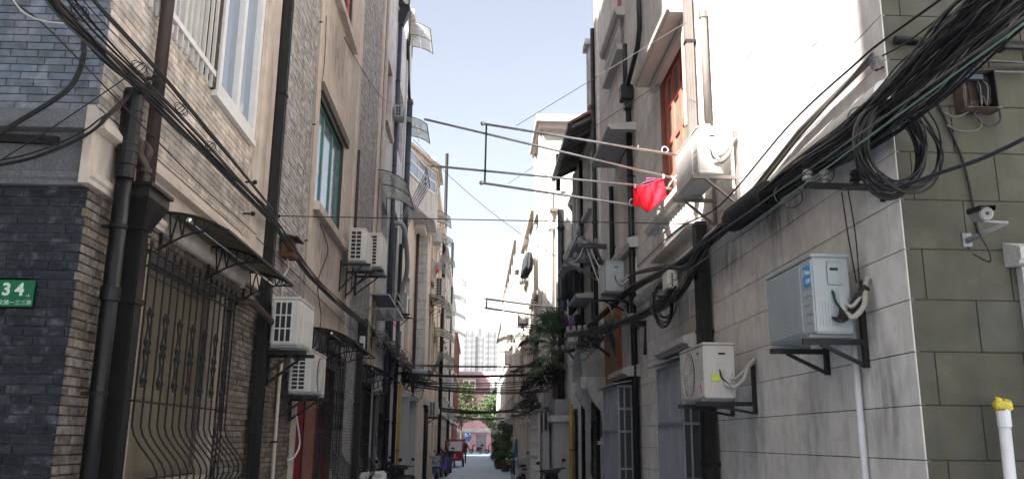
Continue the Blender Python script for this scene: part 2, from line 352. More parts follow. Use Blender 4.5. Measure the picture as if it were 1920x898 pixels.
def masonry(parent, F, zones, mat, bl, bh, joint, d0, d1, holes=(), keep=300, name='brick', flem=False, jit=.003, tilt=.006, ch=.12, pleft=None, vary=.0):
    """courses of separate pieces over the zones (u0,u1,v0,v1); the largest in the picture stay objects, the rest are joined"""
    if pleft is None: pleft = [keep]
    P = []
    for (u0, u1, v0, v1) in zones:
        k0 = int(math.floor(v0 / bh)); k1 = int(math.ceil(v1 / bh))
        for k in range(k0, k1 + 1):
            a, b = max(v0, k * bh), min(v1, (k + 1) * bh)
            if b - a < bh * .3: continue
            iv = [(u0, u1)]
            for h in holes:
                if h[2] < b - 1e-4 and h[3] > a + 1e-4:
                    nx = []
                    for (p, q) in iv:
                        if h[1] <= p or h[0] >= q: nx.append((p, q)); continue
                        if h[0] > p: nx.append((p, h[0]))
                        if h[1] < q: nx.append((h[1], q))
                    iv = nx
            for (p, q) in iv:
                u = math.floor(p / bl) * bl + (k % 2) * bl * .5 - bl + (k*37 % 5) * bl * .02; j = 0
                while u < q:
                    L = bl * (.5 if flem and (j + k) % 3 == 0 else 1.) * (1 + vary * R_.uniform(-1, 1))
                    s, e = max(u, p), min(u + L, q)
                    if e - s > joint * 2.5:
                        P.append((s + joint/2, e - joint/2, a + joint/2, b - joint/2))
                    u += L; j += 1
    sc = []
    for r in P:
        c = F.P((r[0]+r[1])/2, (r[2]+r[3])/2, d1); q = pix(c); vis = 0
        if q and -25 < q[0] < 1945 and -15 < q[1] < 910:
            dist = (c - CAMP).length; vis = (r[1]-r[0])*(r[3]-r[2])/dist**2*abs((c-CAMP).normalized().dot(F.P(0,0,1)-F.P(0,0,0)))
        sc.append(vis)
    order = sorted(range(len(P)), key=lambda i: -sc[i])
    me, uv, fs = unit_piece(F, mat, ch)
    root = parent
    while root.parent is not None: root = root.parent
    o0 = root.location; rest = MB(); n = 0
    for i in order:
        r = P[i]; dd = d1 + R_.uniform(-jit, jit); c = F.P((r[0]+r[1])/2, (r[2]+r[3])/2, (d0+dd)/2)
        su, sv, sd = r[1]-r[0], r[3]-r[2], dd-d0
        S = Vector((su, sd, sv)) if F.k == 'S' else Vector((sd, su, sv))
        if sc[i] > 0 and pleft[0] > 0:
            pleft[0] -= 1
            o = bpy.data.objects.new(name, me); COL.objects.link(o); o.parent = parent; o.location = c - o0; o.scale = S
            o.rotation_euler = (R_.uniform(-tilt, tilt) if F.k != 'S' else R_.uniform(-tilt, tilt)*.6, R_.uniform(-tilt, tilt)*.6, R_.uniform(-tilt, tilt)*.6)
        else:
            rest.add([Vector((v.x*S.x, v.y*S.y, v.z*S.z)) + c for v in uv], fs); n += 1
    if n: rest.build(name + 's', mat, parent, kind='stuff')
def curved_path(F, pts, d): return smooth_path([F.P(*F.uv(px, py, d), d) for px, py in pts])

# ---------------------------------------------------------------- repeated fittings
def pipe(name, label, F, u, v0, v1, d, r, mat, group=None, clamps=(), sockets=(), pts=None, cat='pipe', n=14):
    t = thing(name, label, cat, F.P(u, v0, d), group)
    MB().tube(pts or [F.P(u, v0, d), F.P(u, v1, d)], r, n).build('pipe_run', mat, t)
    for v in sockets:
        MB().lathe2(F.P(u, v, d), (0,0,1), [(-.05, r*1.02), (-.05, r*1.22), (.035, r*1.22), (.05, r*1.02)], n).build('socket', mat, t)
    for v in clamps:
        m = MB().lathe2(F.P(u, v, d), (0,0,1), [(-.012, r*1.12), (.012, r*1.12)], n); m.box(F, u-.012, u+.012, v-.01, v+.01, 0, d)
        m.build('clamp', mt['iron'], t)
    return t
def duct(name, label, F, u, v0, v1, wu, wd, gap, mat, group=None, bands=(), ribs=3, cat='downpipe'):
    t = thing(name, label, cat, F.P(u, v0, gap), group)
    MB().box(F, u-wu/2, u+wu/2, v0, v1, gap, gap+wd).build('duct_run', mat, t, bevel=.008)
    m = MB()
    for i in range(ribs):
        uu = u - wu/2 + wu*(i+.5)/ribs; m.box(F, uu-wu*.09, uu+wu*.09, v0, v1, gap+wd-.002, gap+wd+.006)
        dd = gap + wd*(i+.5)/ribs; m.box(F, u-wu/2-.006, u-wu/2+.002, v0, v1, dd-wd*.09, dd+wd*.09)
    m.build('ribs', mat, t)
    for v in bands:
        MB().box(F, u-wu/2-.012, u+wu/2+.012, v-.02, v+.02, 0, gap+wd+.012).build('strap', mt['iron'], t)
    return t
def ac(F, u0, v0, label, w=.8, h=.56, dep=.3, gap=.12, end='coil', front='fan', mat='acwhite', group='air conditioner units on the walls', rows=7, cols=2, extra=None):
    mat = mt[mat] if isinstance(mat, str) else mat; d0, d1 = gap, gap + dep; u1, v1 = u0 + w, v0 + h
    t = thing('air_conditioner', label, 'air conditioner', F.P(u0 + w/2, v0, gap + dep/2), group)
    MB().box(F, u0, u1, v0 + .02, v1 - .018, d0, d1).build('casing', mat, t, bevel=.012)
    MB().box(F, u0-.006, u1+.006, v1-.018, v1+.006, d0-.006, d1+.006).build('lid', mat, t, bevel=.006)
    MB().box(F, u0+.08, u0+.13, v0, v0+.022, d0-.01, d1+.01).build('foot', mt['acgrille'], t); MB().box(F, u1-.13, u1-.08, v0, v0+.022, d0-.01, d1+.01).build('foot', mt['acgrille'], t)
    if end == 'coil':
        a, b, c, d = d0+dep*.12, d0+dep*.74, v0+.05, v1-.05
        MB().box(F, u0-.004, u0+.02, c, d, a, b).build('coil', mt['interior'], t)
        m = MB()
        for i in range(cols+1): x = a+(b-a)*i/cols; m.box(F, u0-.012, u0-.003, c-.01, d+.01, x-.007, x+.007)
        for i in range(rows+1): z = c+(d-c)*i/rows; m.box(F, u0-.0115, u0-.0035, z-.007, z+.007, a, b)
        m.build('coil_guard', mat, t)
    else:
        MB().box(F, u0-.004, u0+.01, v1-.22, v1-.05, d0+dep*.22, d0+dep*.6).build('handle_recess', mat, t, bevel=.004)
        MB().box(F, u0-.006, u0+.005, v1-.115, v1-.095, d0+dep*.3, d0+dep*.52).build('handle_slot', mt['interior'], t)
        m = MB().box(F, u0-.035, u0+.005, v0+.13, v1-.26, d0+dep*.12, d0+dep*.42); m.build('valve_cover', mat, t, bevel=.012)
        m = MB()
        for i in range(5): x = d0+dep*(.52+.08*i); m.box(F, u0-.005, u0+.005, v0+.07, v0+.24, x-.006, x+.006)
        m.build('vent_ribs', mat, t)
        p = [F.P(u0-.03, v0+.16, d0+dep*.2), F.P(u0-.1, v0+.12, d0+dep*.15), F.P(u0-.14, v0+.2, d0*.8), F.P(u0-.1, v0+.33, d0*.5), F.P(u0-.07, v0+.4, .02)]
        MB().tube(smooth_path(p, 5), .019, 8).build('pipe_wrap', mt['foam'], t)
        p = [F.P(u0-.03, v0+.22, d0+dep*.2), F.P(u0-.09, v0+.2, d0+dep*.12), F.P(u0-.1, v0+.3, d0*.6), F.P(u0-.06, v0+.38, .01)]
        MB().tube(smooth_path(p, 5), .013, 8).build('pipe_wrap', mt['foam'], t)
        p = [F.P(u0-.012, v1-.26, d0+dep*.5), F.P(u0-.03, v1-.34, d0+dep*.46), F.P(u0-.03, v0+.16, d0+dep*.26)]
        MB().tube(smooth_path(p, 4), .008, 6).build('power_lead', mt['cable'], t)
    if front == 'fan':
        uc, vc, r = u0 + w*.6, v0 + h*.5, h*.42
        m = MB()
        n = 28; c = F.P(uc, vc, d1+.002); ax = F.P(0,0,1)-F.P(0,0,0)
        MB().lathe2(c, ax, [(-.01, r), (.002, r)], 28).build('fan_well', mt['interior'], t)
        fb = MB()
        for k in range(4):
            th = k*math.pi/2
            q = [(r*.15, th), (r*.85, th-.1), (r*.85, th+.9), (r*.15, th+.6)]
            fb.add([F.P(uc+a*math.cos(b), vc+a*math.sin(b), d1+.004+.004*(i > 1)) for i, (a, b) in enumerate(q)], [(0,1,2,3)])
        fb.build('fan_blades', mt['acgrille'], t)
        for j in range(1, 6):
            rr = r*j/5; pts = [F.P(uc+rr*math.cos(2*math.pi*i/n), vc+rr*math.sin(2*math.pi*i/n), d1+.016) for i in range(n+1)]
            m.tube(pts, .003, 4, False)
        for i in range(30):
            th = 2*math.pi*i/30; m.bar(F.P(uc+r*.12*math.cos(th), vc+r*.12*math.sin(th), d1+.014), F.P(uc+r*1.03*math.cos(th+.35), vc+r*1.03*math.sin(th+.5), d1+.014), .005, .006)
        m.lathe2(F.P(uc, vc, d1+.01), ax, [(0, r*.16), (.012, r*.14)], 14)
        m.build('fan_guard', mat, t)
    else:
        MB().box(F, u0+w*.22, u1-.04, v0+.06, v1-.05, d1-.002, d1+.003).build('front_recess', mt['acgrille'], t)
        m = MB(); n = 30
        for i in range(n+1): z = v0+.06+(h-.11)*i/n; m.box(F, u0+w*.22, u1-.04, z-.0045, z+.0045, d1+.003, d1+.012)
        for i in range(25): x = u0+w*.22+(w*.78-.04)*i/24; m.box(F, x-.003, x+.003, v0+.05, v1-.04, d1+.004, d1+.0135)
        m.build('front_grille', mat, t)
    m = MB()
    for i in range(4): m.box(F, u0+w*.03, u0+w*.18, v0+.1+i*.065, v0+.108+i*.065, d1-.001, d1+.005)
    m.build('front_ribs', mat, t)
    return t
def bracket(F, u0, u1, v, dep, label, drop=.3, rise=.05, mat='black', group='wall brackets under the air conditioners', th=.04):
    t = thing('wall_bracket', label, 'bracket', F.P((u0+u1)/2, v-drop, 0), group); mm = mt[mat]
    for u in (u0, u1):
        MB().box(F, u-th/2, u+th/2, v-drop, v+rise, .002, .002+th*.9).build('rail', mm, t)
        MB().box(F, u-th/2+.002, u+th/2-.002, v-th-.002, v-.002, th*.9+.002, dep).build('arm', mm, t)
        MB().bar(F.P(u, v-drop*.9, th), F.P(u, v-th, dep*.72), th*.8, th*.6).build('strut', mm, t)
    return t
def awning(F, u0, u1, v, label, reach=.6, rise=.14, mat='awning', nb=3, group='curved awnings over the windows', truss=True, v1=None, bar=True, brace=True):
    """an arched plastic sheet on iron truss brackets"""
    t = thing('window_awning', label, 'awning', F.P((u0+u1)/2, v, 0), group)
    def arc(a): return reach*a, v + rise*(1-a**2.2) - .0*a
    N = 10; vs = []; 
    for i in range(N+1):
        d, z = arc(i/N)
        for u in (u0, u1): vs.append(F.P(u, z+.012, d))
    for i in range(N+1):
        d, z = arc(i/N)
        for u in (u0, u1): vs.append(F.P(u, z+.006, d))
    b = 2*(N+1); fs = []
    for i in range(N):
        fs.append((2*i, 2*i+1, 2*i+3, 2*i+2)); fs.append((b+2*i, b+2*i+2, b+2*i+3, b+2*i+1))
    fs += [(0, b, b+1, 1), (2*N, 2*N+1, b+2*N+1, b+2*N)]
    MB().add(vs, fs, True).build('sheet', mt[mat], t)
    m = MB(); m.bar(F.P(u0-.01, arc(1)[1], reach), F.P(u1+.01, arc(1)[1], reach), .022); m.build('front_rail', mt['iron'], t)
    if bar:
        d, z = arc(.45); z -= .05; m = MB().tube([F.P(u0-.05, z, d), F.P(u1+.3, z, d)], .011, 8); m.ball(F.P(u0-.05, z, d), .024); m.build('stay_bar', mt['chrome'], t)
    for k in range(nb):
        u = u0 + (u1-u0)*k/(nb-1) if nb > 1 else (u0+u1)/2
        m = MB(); pts = [F.P(u, arc(i/8)[1], arc(i/8)[0]) for i in range(9)]; m.tube(pts, .011, 5)
        m.bar(F.P(u, v-.16, .012), F.P(u, v+rise, .012), .02)
        if truss:
            lo = [F.P(u, v-.16 + (arc(1)[1]-v+.15)*(i/6)**1.0 + .06*math.sin(math.pi*i/6), reach*i/6) for i in range(7)]
            m.tube(lo, .009, 5)
            for i in range(6):
                m.bar(lo[i], pts[min(8, int((i+.6)*8/6))], .012)
                if i: m.bar(lo[i], pts[int(i*8/6)-0], .01)
        elif brace: m.bar(F.P(u, v-.25, .012), F.P(u, arc(.8)[1], reach*.8), .014)
        m.build('bracket', mt['iron'], t)
    return t
def spiral(F, u, v, d, r, turns=1.5, dirn=1, th0=0, w=.006):
    pts = []
    n = int(14*turns)
    for i in range(n+1):
        a = i/n; rr = r*(1-.75*a); th = th0 + dirn*2*math.pi*turns*a; pts.append(F.P(u+rr*math.cos(th), v+rr*math.sin(th), d))
    return pts
def grille(F, u0, u1, v0, v1, label, n=14, dep=.14, bulge=.22, scrolls=True, ns=3, group='scrolled iron window grilles', rb=.0068):
    """a pot-bellied wrought-iron window guard: straight twisted bars that swell out near the foot"""
    t = thing('window_grille', label, 'window grille', F.P((u0+u1)/2, v0, 0), group)
    H = v1 - v0
    def profile(v):     # how far out the bars stand at a height
        a = (v - v0)/H
        if a > .34: return dep
        x = a/.34
        return dep + bulge*(.5-.5*math.cos(2*math.pi*x**.85)) - dep*.5*(max(0, .25-x)/.25)**1.5
    vs = [v0 + H*i/30 for i in range(31)]
    def one(u, dd=None):
        m = MB(); pts = [F.P(u, v, profile(v) if dd is None else min(dd, profile(v))) for v in vs]
        m.tube(pts, rb, 6)
        k = 26     # the twist along the bar
        for i in range(k):
            v = v0 + H*(.3 + .68*i/k); d = profile(v) if dd is None else dd
            m.lathe2(F.P(u, v, d), (0,0,1), [(-.006, rb), (0, rb*1.45), (.006, rb)], 5)
        m.build('bar', mt['iron'], t)
    us = [u0 + (u1-u0)*i/(n-1) for i in range(n)]
    for u in us: one(u)
    for e in (u0, u1):
        for k in range(1, ns+1):
            one(e, dep*(1-k/(ns+1)))
    for v in (v0+.03, v0+H*.42, v1-.16, v1-.05):
        m = MB(); d = profile(v); m.bar(F.P(u0-.01, v, d), F.P(u1+.01, v, d), .018, .012)
        for e in (u0, u1): m.bar(F.P(e, v, 0), F.P(e, v, d), .018, .012)
        m.build('cross_bar', mt['iron'], t)
    if scrolls:
        m = MB()
        for i, u in enumerate(us):
            d = dep + .014
            m.tube(spiral(F, u-.0, v1-.005, dep, .035, 1.2, 1, -1.57), .006, 5)
            if i % 2 == 0 and i < n-1:
                uc = (us[i]+us[i+1])/2; wv = (us[1]-us[0])*.5
                for vv, sgn in ((v0+H*.74, 1), (v0+H*.63, -1), (v0+H*.60, 1), (v0+H*.49, -1)):
                    for q in (-1, 1): m.tube(spiral(F, uc+q*wv*.42, vv, d, wv*.46, 1.4, q*sgn, 1.57*sgn), .007, 5)
                for va, vb in ((v0+H*.63, v0+H*.74), (v0+H*.49, v0+H*.60)):
                    for q in (-1, 1):
                        m.tube([F.P(uc+q*wv*(.75-.5*math.sin(math.pi*i2/6)), va+(vb-va)*i2/6, d) for i2 in range(7)], .007, 5)
        m.build('scroll_work', mt['iron'], t, kind='stuff')
        for e, q in ((u0, -1), (u1, 1)):
            m = MB(); c = dep + bulge
            G = Fr('S', F.P(e, 0, 0).y) 
            x0 = F.P(e, 0, dep*.4); sg = 1 if F.k == 'L' else -1
            for vv, s2 in ((v0+H*.31, 1), (v0+H*.08, -1)):
                m.tube([Vector((x0.x + sg*(.05*math.cos(a*4.4+1.57*s2)*(1-.6*a)), x0.y, vv + .05*math.sin(a*4.4*s2+1.57)*(1-.6*a))) for a in [i/14 for i in range(15)]], .006, 5)
            m.tube([x0 + Vector((sg*.03, 0, v0+H*.29)), x0 + Vector((-sg*.02, 0, v0+H*.1))], .005, 5)
            m.build('side_scroll', mt['iron'], t)
    return t
def window(parent, F, u0, u1, v0, v1, d, frame='white', pane='glass_sky', nu=2, nv=1, fw=.06, deep=.05, bars=0, name='window', back=True):
    """frame, sashes and panes set in a recess"""
    w_ = MB()
    for a, b, c, e in ((u0, u0+fw, v0, v1), (u1-fw, u1, v0, v1), (u0+fw, u1-fw, v0, v0+fw), (u0+fw, u1-fw, v1-fw, v1)): w_.box(F, a, b, c, e, d-deep, d)
    for i in range(1, nu): x = u0+(u1-u0)*i/nu; w_.box(F, x-fw*.55, x+fw*.55, v0+fw, v1-fw, d-deep+.002, d-.004)
    for i in range(1, nv):
        z = v0+(v1-v0)*i/nv; w_.box(F, u0+fw, u1-fw, z-fw*.4, z+fw*.4, d-deep+.004, d-.008)
    o = w_.build(name, mt[frame], parent)
    for i in range(nu):
        for j in range(nv):
            a, b = u0+(u1-u0)*i/nu+fw*.5, u0+(u1-u0)*(i+1)/nu-fw*.5; c, e = v0+(v1-v0)*j/nv+fw*.35, v0+(v1-v0)*(j+1)/nv-fw*.35
            MB().box(F, a, b, c, e, d-deep*.7, d-deep*.5).build('pane', mt[pane], o)
    return o
def hood(parent, F, u0, u1, v, reach, mat, th=.1, name='window_hood', lip=.05):
    MB().prof(F, [(0, v), (reach-.04, v), (reach-.04, v+.03), (reach, v+.035), (reach, v+th), (0, v+th+.05)], u0, u1).build(name, mt[mat], parent)
# ---------------------------------------------------------------- ground and unseen blocks added to throw the shade
MB().cub(-300, 300, -60, 700, -.4, -.03).build('ground', mt['concrete'], kind='structure')
MB().cub(-2.38, 2.73, -30, 112, -.03, 0).build('road', mt['asphalt'], kind='structure')
MB().cub(-60, 60, 112.05, 119, -.03, -.002).build('cross_road', mt['asphalt'], kind='structure')
nb = thing('shade_house', 'unseen house behind the viewer, shaped to shade the right corner', 'house', (-5, -4, 0))
k = .785/.62
MB().add([(x, y, z) for z in (0, 14.6) for x, y in ((-2.4,-.95),(-10.2,-.95-7.8*k),(-10.2,-18),(-2.4,-9))], [(3,2,1,0),(4,5,6,7),(0,1,5,4),(1,2,6,5),(2,3,7,6),(3,0,4,7)]).build('wall', mt['cream'], nb)  # unseen; footprint cut along the sun direction to place the shadow edge
nb = thing('shade_block', 'unseen block added on the left to shade the lower right wall', 'shade block', (-16, -8, 0))
MB().cub(-22, -10.4, -18, -2.5, 0, 4.25 + (10.4+2.75)/.62*math.tan(SUN_EL)).build('wall', mt['cream'], nb)  # added out of view; height follows the sun angle to set the shadow line

nb = thing('shade_block', 'unseen block added beyond the left row to keep the pink house in shade', 'shade block', (-20, 100, 0))
MB().cub(-34, -10.4, 89, 111, 0, 29).build('wall', mt['beige'], nb)  # added where it stays hidden, only to shade the pink house
# ---------------------------------------------------------------- the grey brick house on the left corner
L1 = thing('brick_house', 'grey brick house with pale concrete band on the left corner', 'house', (-6, 12, 0))
HL = 19.6  # height above the view is set so the house shades the right wall
OW = [(6.05,7.85,1.42,3.0), (7.15,8.45,4.75,7.3), (5.55,7.1,4.8,7.3), (11.9,14.3,5.05,6.75), (12.55,14.35,8.75,10.6), (11.45,12.75,0,2.42), (12.95,14.7,.9,2.85), (17.3,19.9,0,2.9)]
wl = MB(); wall_box(wl, LF, 5.14, 13.2, 0, HL, -.4, -.01, [o for o in OW if o[0] < 13] + [(max(5.14, o[0]), min(13.2, o[1]), o[2], o[3]) for o in OW if o[0] < 13.2 < o[1]]); wall_box(wl, LF, 13.2, 20., 0, 16.6, -.4, -.01, [(max(13.2, o[0]), o[1], o[2], o[3]) for o in OW if o[1] > 13.2])
wall = wl.build('wall', mt['mortar'], L1)
wf = MB(); wf.box(FF, -9.5, -2.425, 0, HL, -.4, -.01); wallf = wf.build('front_wall', mt['mortar'], L1)
MB().cub(-10, -2.85, 5.6, 13.19, 0, HL-.3).build('house_core', mt['concrete'], L1); MB().cub(-10, -2.85, 13.2, 19.9, 0, 16.4).build('house_core', mt['concrete'], L1)
# street-lane face (towards the viewer)
zlo, zhi = 3.24, 3.74
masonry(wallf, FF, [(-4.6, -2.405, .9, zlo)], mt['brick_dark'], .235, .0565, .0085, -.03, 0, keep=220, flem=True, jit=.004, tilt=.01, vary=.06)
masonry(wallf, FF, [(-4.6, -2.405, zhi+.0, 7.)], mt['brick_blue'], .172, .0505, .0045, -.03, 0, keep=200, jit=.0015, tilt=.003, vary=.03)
# alley face
ZB = 3.34
low = [(5.1, 11.42, .9, zlo), (8.62, 9.12, zlo, zhi)]
masonry(wall, LF, low, mt['brick_side'], .235, .0565, .0085, -.03, 0, holes=OW, keep=260, flem=True, jit=.004, tilt=.01, vary=.06)
masonry(wall, LF, [(5.1, 8.6, zhi+.02, 7.6)], mt['brick_warm'], .172, .0505, .0045, -.03, 0, holes=OW, keep=240, jit=.0012, tilt=.002, vary=.03)
masonry(wall, LF, [(9.12, 11.5, zlo, 9.0), (15.6, 18.75, ZB, 13.), (12.8, 17.25, .9, ZB), (11.42, 12.8, 2.42, ZB), (17.25, 20., 2.9, ZB)], mt['brick_grey'], .2, .055, .008, -.03, 0, holes=OW, keep=120, flem=True, jit=.004, tilt=.008)
# concrete band round the corner, with its drip moulding
def band(F, u0, u1, nm='band'):
    MB().prof(F, [(-.03, zlo), (.035, zlo), (.035, zlo+.03), (.05, zlo+.045), (.05, zlo+.08), (.02, zlo+.1), (.02, zhi-.16), (.09, zhi-.15), (.09, zhi-.11), (.01, zhi+.0), (-.03, zhi)], u0, u1).build(nm, mt['granite_shaded'] if F.k == 'S' else mt['beige'], L1)
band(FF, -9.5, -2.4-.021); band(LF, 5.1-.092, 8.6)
MB().box(LF, 8.55, 8.6, zlo-.02, HL, -.03, .03).build('pilaster', mt['beige'], L1)
MB().box(LF, 8.6, 9.12, zlo+.05, HL, -.03, .055).build('pilaster', mt['beige'], L1)
# rendered panel with the green window
fr = MB(); wall_box(fr, LF, 11.5, 15.6, ZB, 13, -.022, .012, OW); fr.build('rendered_panel', mt['beige'], L1)
for u in (11.5, 15.35): MB().box(LF, u, u+.22, ZB, HL, .012, .045).build('pilaster', mt['beige'], L1)
for (a, b, c) in ((11.75, 14.45, 5.05), (12.4, 14.5, 8.75)):
    MB().box(LF, a, b, c-.13, c-.005, .0, .12).build('window_sill', mt['beige'], L1)
MB().box(LF, 11.8, 14.4, 6.752, 6.9, .013, .07).build('lintel', mt['wood_old'], L1)
window(L1, LF, 11.92, 14.28, 5.06, 6.74, -.06, 'green_frame', 'glass_sky', 3, 1, .07)
window(L1, LF, 12.57, 14.33, 8.76, 10.58, -.06, 'red_wood', 'glass_dark', 3, 2, .07)
# big white window and the railed loggia
window(L1, LF, 7.16, 8.44, 4.76, 7.28, .05, 'white', 'glass_sky', 2, 1, .085, .12)
MB().box(LF, 7.12, 8.48, 4.7, 4.755, .0, .055).build('window_sill', mt['white'], L1)
MB().box(LF, 5.56, 7.1, 4.81, 7.3, -.12, -.1).build('loggia_panel', mt['white'], L1)
for i in range(5): MB().box(LF, 5.6+.3*i, 5.66+.3*i, 4.82, 7.3, -.1, -.06).build('loggia_post', mt['white'], L1)
for v in (5.72, 4.86): MB().box(LF, 5.56, 7.1, v, v+.05, .0, .04).build('rail', mt['white'], L1)
for i in range(12): MB().box(LF, 5.62+.128*i, 5.645+.128*i, 4.74, 5.72, .005, .03).build('baluster', mt['acwhite'], L1)
for i in range(4): MB().bar(LF.P(5.85+.3*i, 5.78, .02), LF.P(6.12+.3*i, 6.25, .02), .022).build('brace_rod', mt['pipe_taupe'], L1)
MB().box(LF, 7.06, 7.15, 4.75, 7.3, -.06, .03).build('jamb', mt['rust'], L1)
# grilled ground-floor window: surround, sill, shut panel
m = MB(); m.box(LF, 5.93, 6.06, 1.05, 3.02, -.08, .03); m.build('surround', mt['beige_dim'], L1)
MB().box(LF, 7.84, 7.95, 1.42, 3.02, -.08, .03).build('surround', mt['beige_dim'], L1)
MB().box(LF, 6.06, 7.84, 1.3, 1.43, -.08, .05).build('window_sill', mt['beige_dim'], L1)
window(L1, LF, 6.07, 7.83, 1.44, 2.99, -.08, 'wood_old', 'panel_dull', 1, 1, .05)
# red door and the second grilled window
MB().box(LF, 11.5, 12.7, 0, 2.38, -.14, -.1).build('door', mt['red_dark'], L1)
for a, b, c, d in ((11.6, 12.05, .2, 1.1), (12.15, 12.6, .2, 1.1), (11.6, 12.05, 1.25, 2.25), (12.15, 12.6, 1.25, 2.25)): MB().box(LF, a, b, c, d, -.1, -.08).build('door_panel', mt['red_dark'], L1)
MB().box(LF, 11.38, 11.5, 0, 2.5, -.08, .05).build('door_jamb', mt['pvc_beige'], L1); MB().box(LF, 12.7, 12.95, 0, 2.5, -.08, .04).build('door_jamb', mt['redbrown'], L1)
window(L1, LF, 12.97, 14.68, .92, 2.83, -.1, 'red_dark', 'glass_dark', 2, 2, .07)
window(L1, LF, 17.4, 18.5, .9, 2.8, -.1, 'wood_old', 'glass_dark', 2, 2, .07)
MB().box(LF, 18.6, 19.85, 0, 2.8, -.14, -.1).build('door', mt['wood_old'], L1)
MB().box(LF, 17.2, 19.95, 0, .88, -.02, .03).build('plinth', mt['concrete'], L1)

# ---------------------------------------------------------------- second house on the left: rough grey render
L2 = thing('rendered_house', 'rough grey rendered house beyond the brick one with green awnings', 'house', (-6, 23, 0))
H2 = 15.4
O2 = [(19.9,21.4,9.55,11.3), (19.75,21.7,5.6,7.5), (22.6,24.6,5.2,8.1), (23.2,24.8,9.9,11.9), (20.3,21.6,.8,2.8), (22.8,24.3,0,2.9)]
m = MB(); wall_box(m, LF, 20., 24.9, 0, 14.1, -.4, 0, O2); wall_box(m, LF, 24.9, 27., 0, H2, -.4, 0, O2); m.build('wall', mt['render_grey'], L2)
MB().cub(-10, -2.85, 20.02, 24.9, 0, 13.9).build('house_core', mt['concrete'], L2); MB().cub(-10, -2.85, 24.92, 26.98, 0, H2-.2).build('house_core', mt['concrete'], L2)
for u in (18.75, 19.55): MB().box(LF, u, u+.28, ZB, 13.9, .0, .05).build('pilaster', mt['beige'], L2)
MB().box(LF, 25.0, 25.25, 3.2, H2, .0, .06).build('pilaster', mt['concrete'], L2)
MB().box(LF, 19.8, 21.5, 9.4, 9.54, .0, .1).build('window_sill', mt['beige'], L2)
window(L2, LF, 19.92, 21.38, 9.56, 11.28, -.12, 'red_wood', 'glass_dark', 3, 2, .07)
window(L2, LF, 19.77, 21.68, 5.62, 7.48, -.2, 'wood_old', 'glass_dark', 3, 1, .07)
window(L2, LF, 22.62, 24.58, 5.22, 8.08, -.1, 'galv', 'glass_dark', 4, 1, .06)
window(L2, LF, 23.22, 24.78, 9.92, 11.88, -.1, 'galv', 'glass_sky', 2, 1, .06)
window(L2, LF, 20.32, 21.58, .82, 2.78, -.1, 'wood_old', 'glass_dark', 3, 2, .07)
MB().box(LF, 22.82, 24.28, 0, 2.88, -.14, -.1).build('door', mt['wood_old'], L2)
MB().box(LF, 25.5, 27, 3.3, 4.5, .0, .04).build('notice_board', mt['white'], L2)
m = MB(); m.box(LF, 25.3, 27., H2-.25, H2, .0, .18); m.build('cornice', mt['concrete'], L2)
MB().box(LF, 22.5, 24.7, 4.2, 5.15, .0, .05).build('white_panel', mt['white'], L2); MB().box(LF, 22.6, 24.6, 4.86, 4.95, .05, .055).build('pink_strip', mt['sticker_pink'], L2)

# ---------------------------------------------------------------- third row on the left: bay window, rusticated pier
XL3 = -1.95; L3F = Fr('L', XL3)
L3 = thing('terrace_house', 'pinkish terrace house with a glazed corner bay and stone pier', 'house', (-6, 38, 0))
H3 = 12.6
O3 = [(34.4,36,8.2,10.6), (34.4,36,4.6,7), (38,39.6,8.2,10.6), (38,39.6,4.4,7), (42,43.5,8.2,10.4), (42,43.5,4.4,6.8), (35,36.4,.2,2.6), (39.3,40.7,.0,2.5), (42.3,43.7,.8,2.4)]
m = MB(); wall_box(m, L3F, 32.0, 46, 0, H3, -.4, 0, O3); m.build('wall', mt['pink'], L3)
MB().cub(-10, XL3-.45, 32.3, 45.9, 0, H3-.2).build('house_core', mt['interior'], L3)
m = MB(); m.cub(-10, XL3-.002, 31.98, 32.3, 0, H3); m.build('end_wall', mt['pink'], L3)
P3 = Fr('S', 31.98)
masonry(L3, P3, [(-2.42, XL3+.02, 3.4, 9.4)], mt['concrete'], .47, .36, .012, -.02, .05, keep=60, name='pier_stone', jit=.003, tilt=.002, ch=.2)
m = MB(); wall_box(m, LF, 27, 31.9, 0, 10.6, -.4, -.0, [(28.2,29.6,4.2,7.2), (28.4,30.4,.4,2.9)]); m.build('recessed_wall', mt['pink'], L3)
window(L3, LF, 28.22, 29.58, 4.22, 7.18, -.1, 'galv', 'glass_dark', 1, 1, .07)
MB().box(LF, 28.42, 30.38, .42, 2.88, -.12, -.08).build('shutter', mt['galv'], L3)
MB().prof(LF, [(0, 3.05), (.3, 3.05), (.34, 3.12), (.34, 3.2), (0, 3.28)], 27.4, 31.9).build('porch_cornice', mt['concrete'], L3)
MB().box(LF, 27.5, 27.95, 0, 3.05, .0, .28).build('porch_pier', mt['granite'], L3); MB().box(LF, 31.0, 31.4, 0, 3.05, .0, .28).build('porch_pier', mt['granite'], L3)
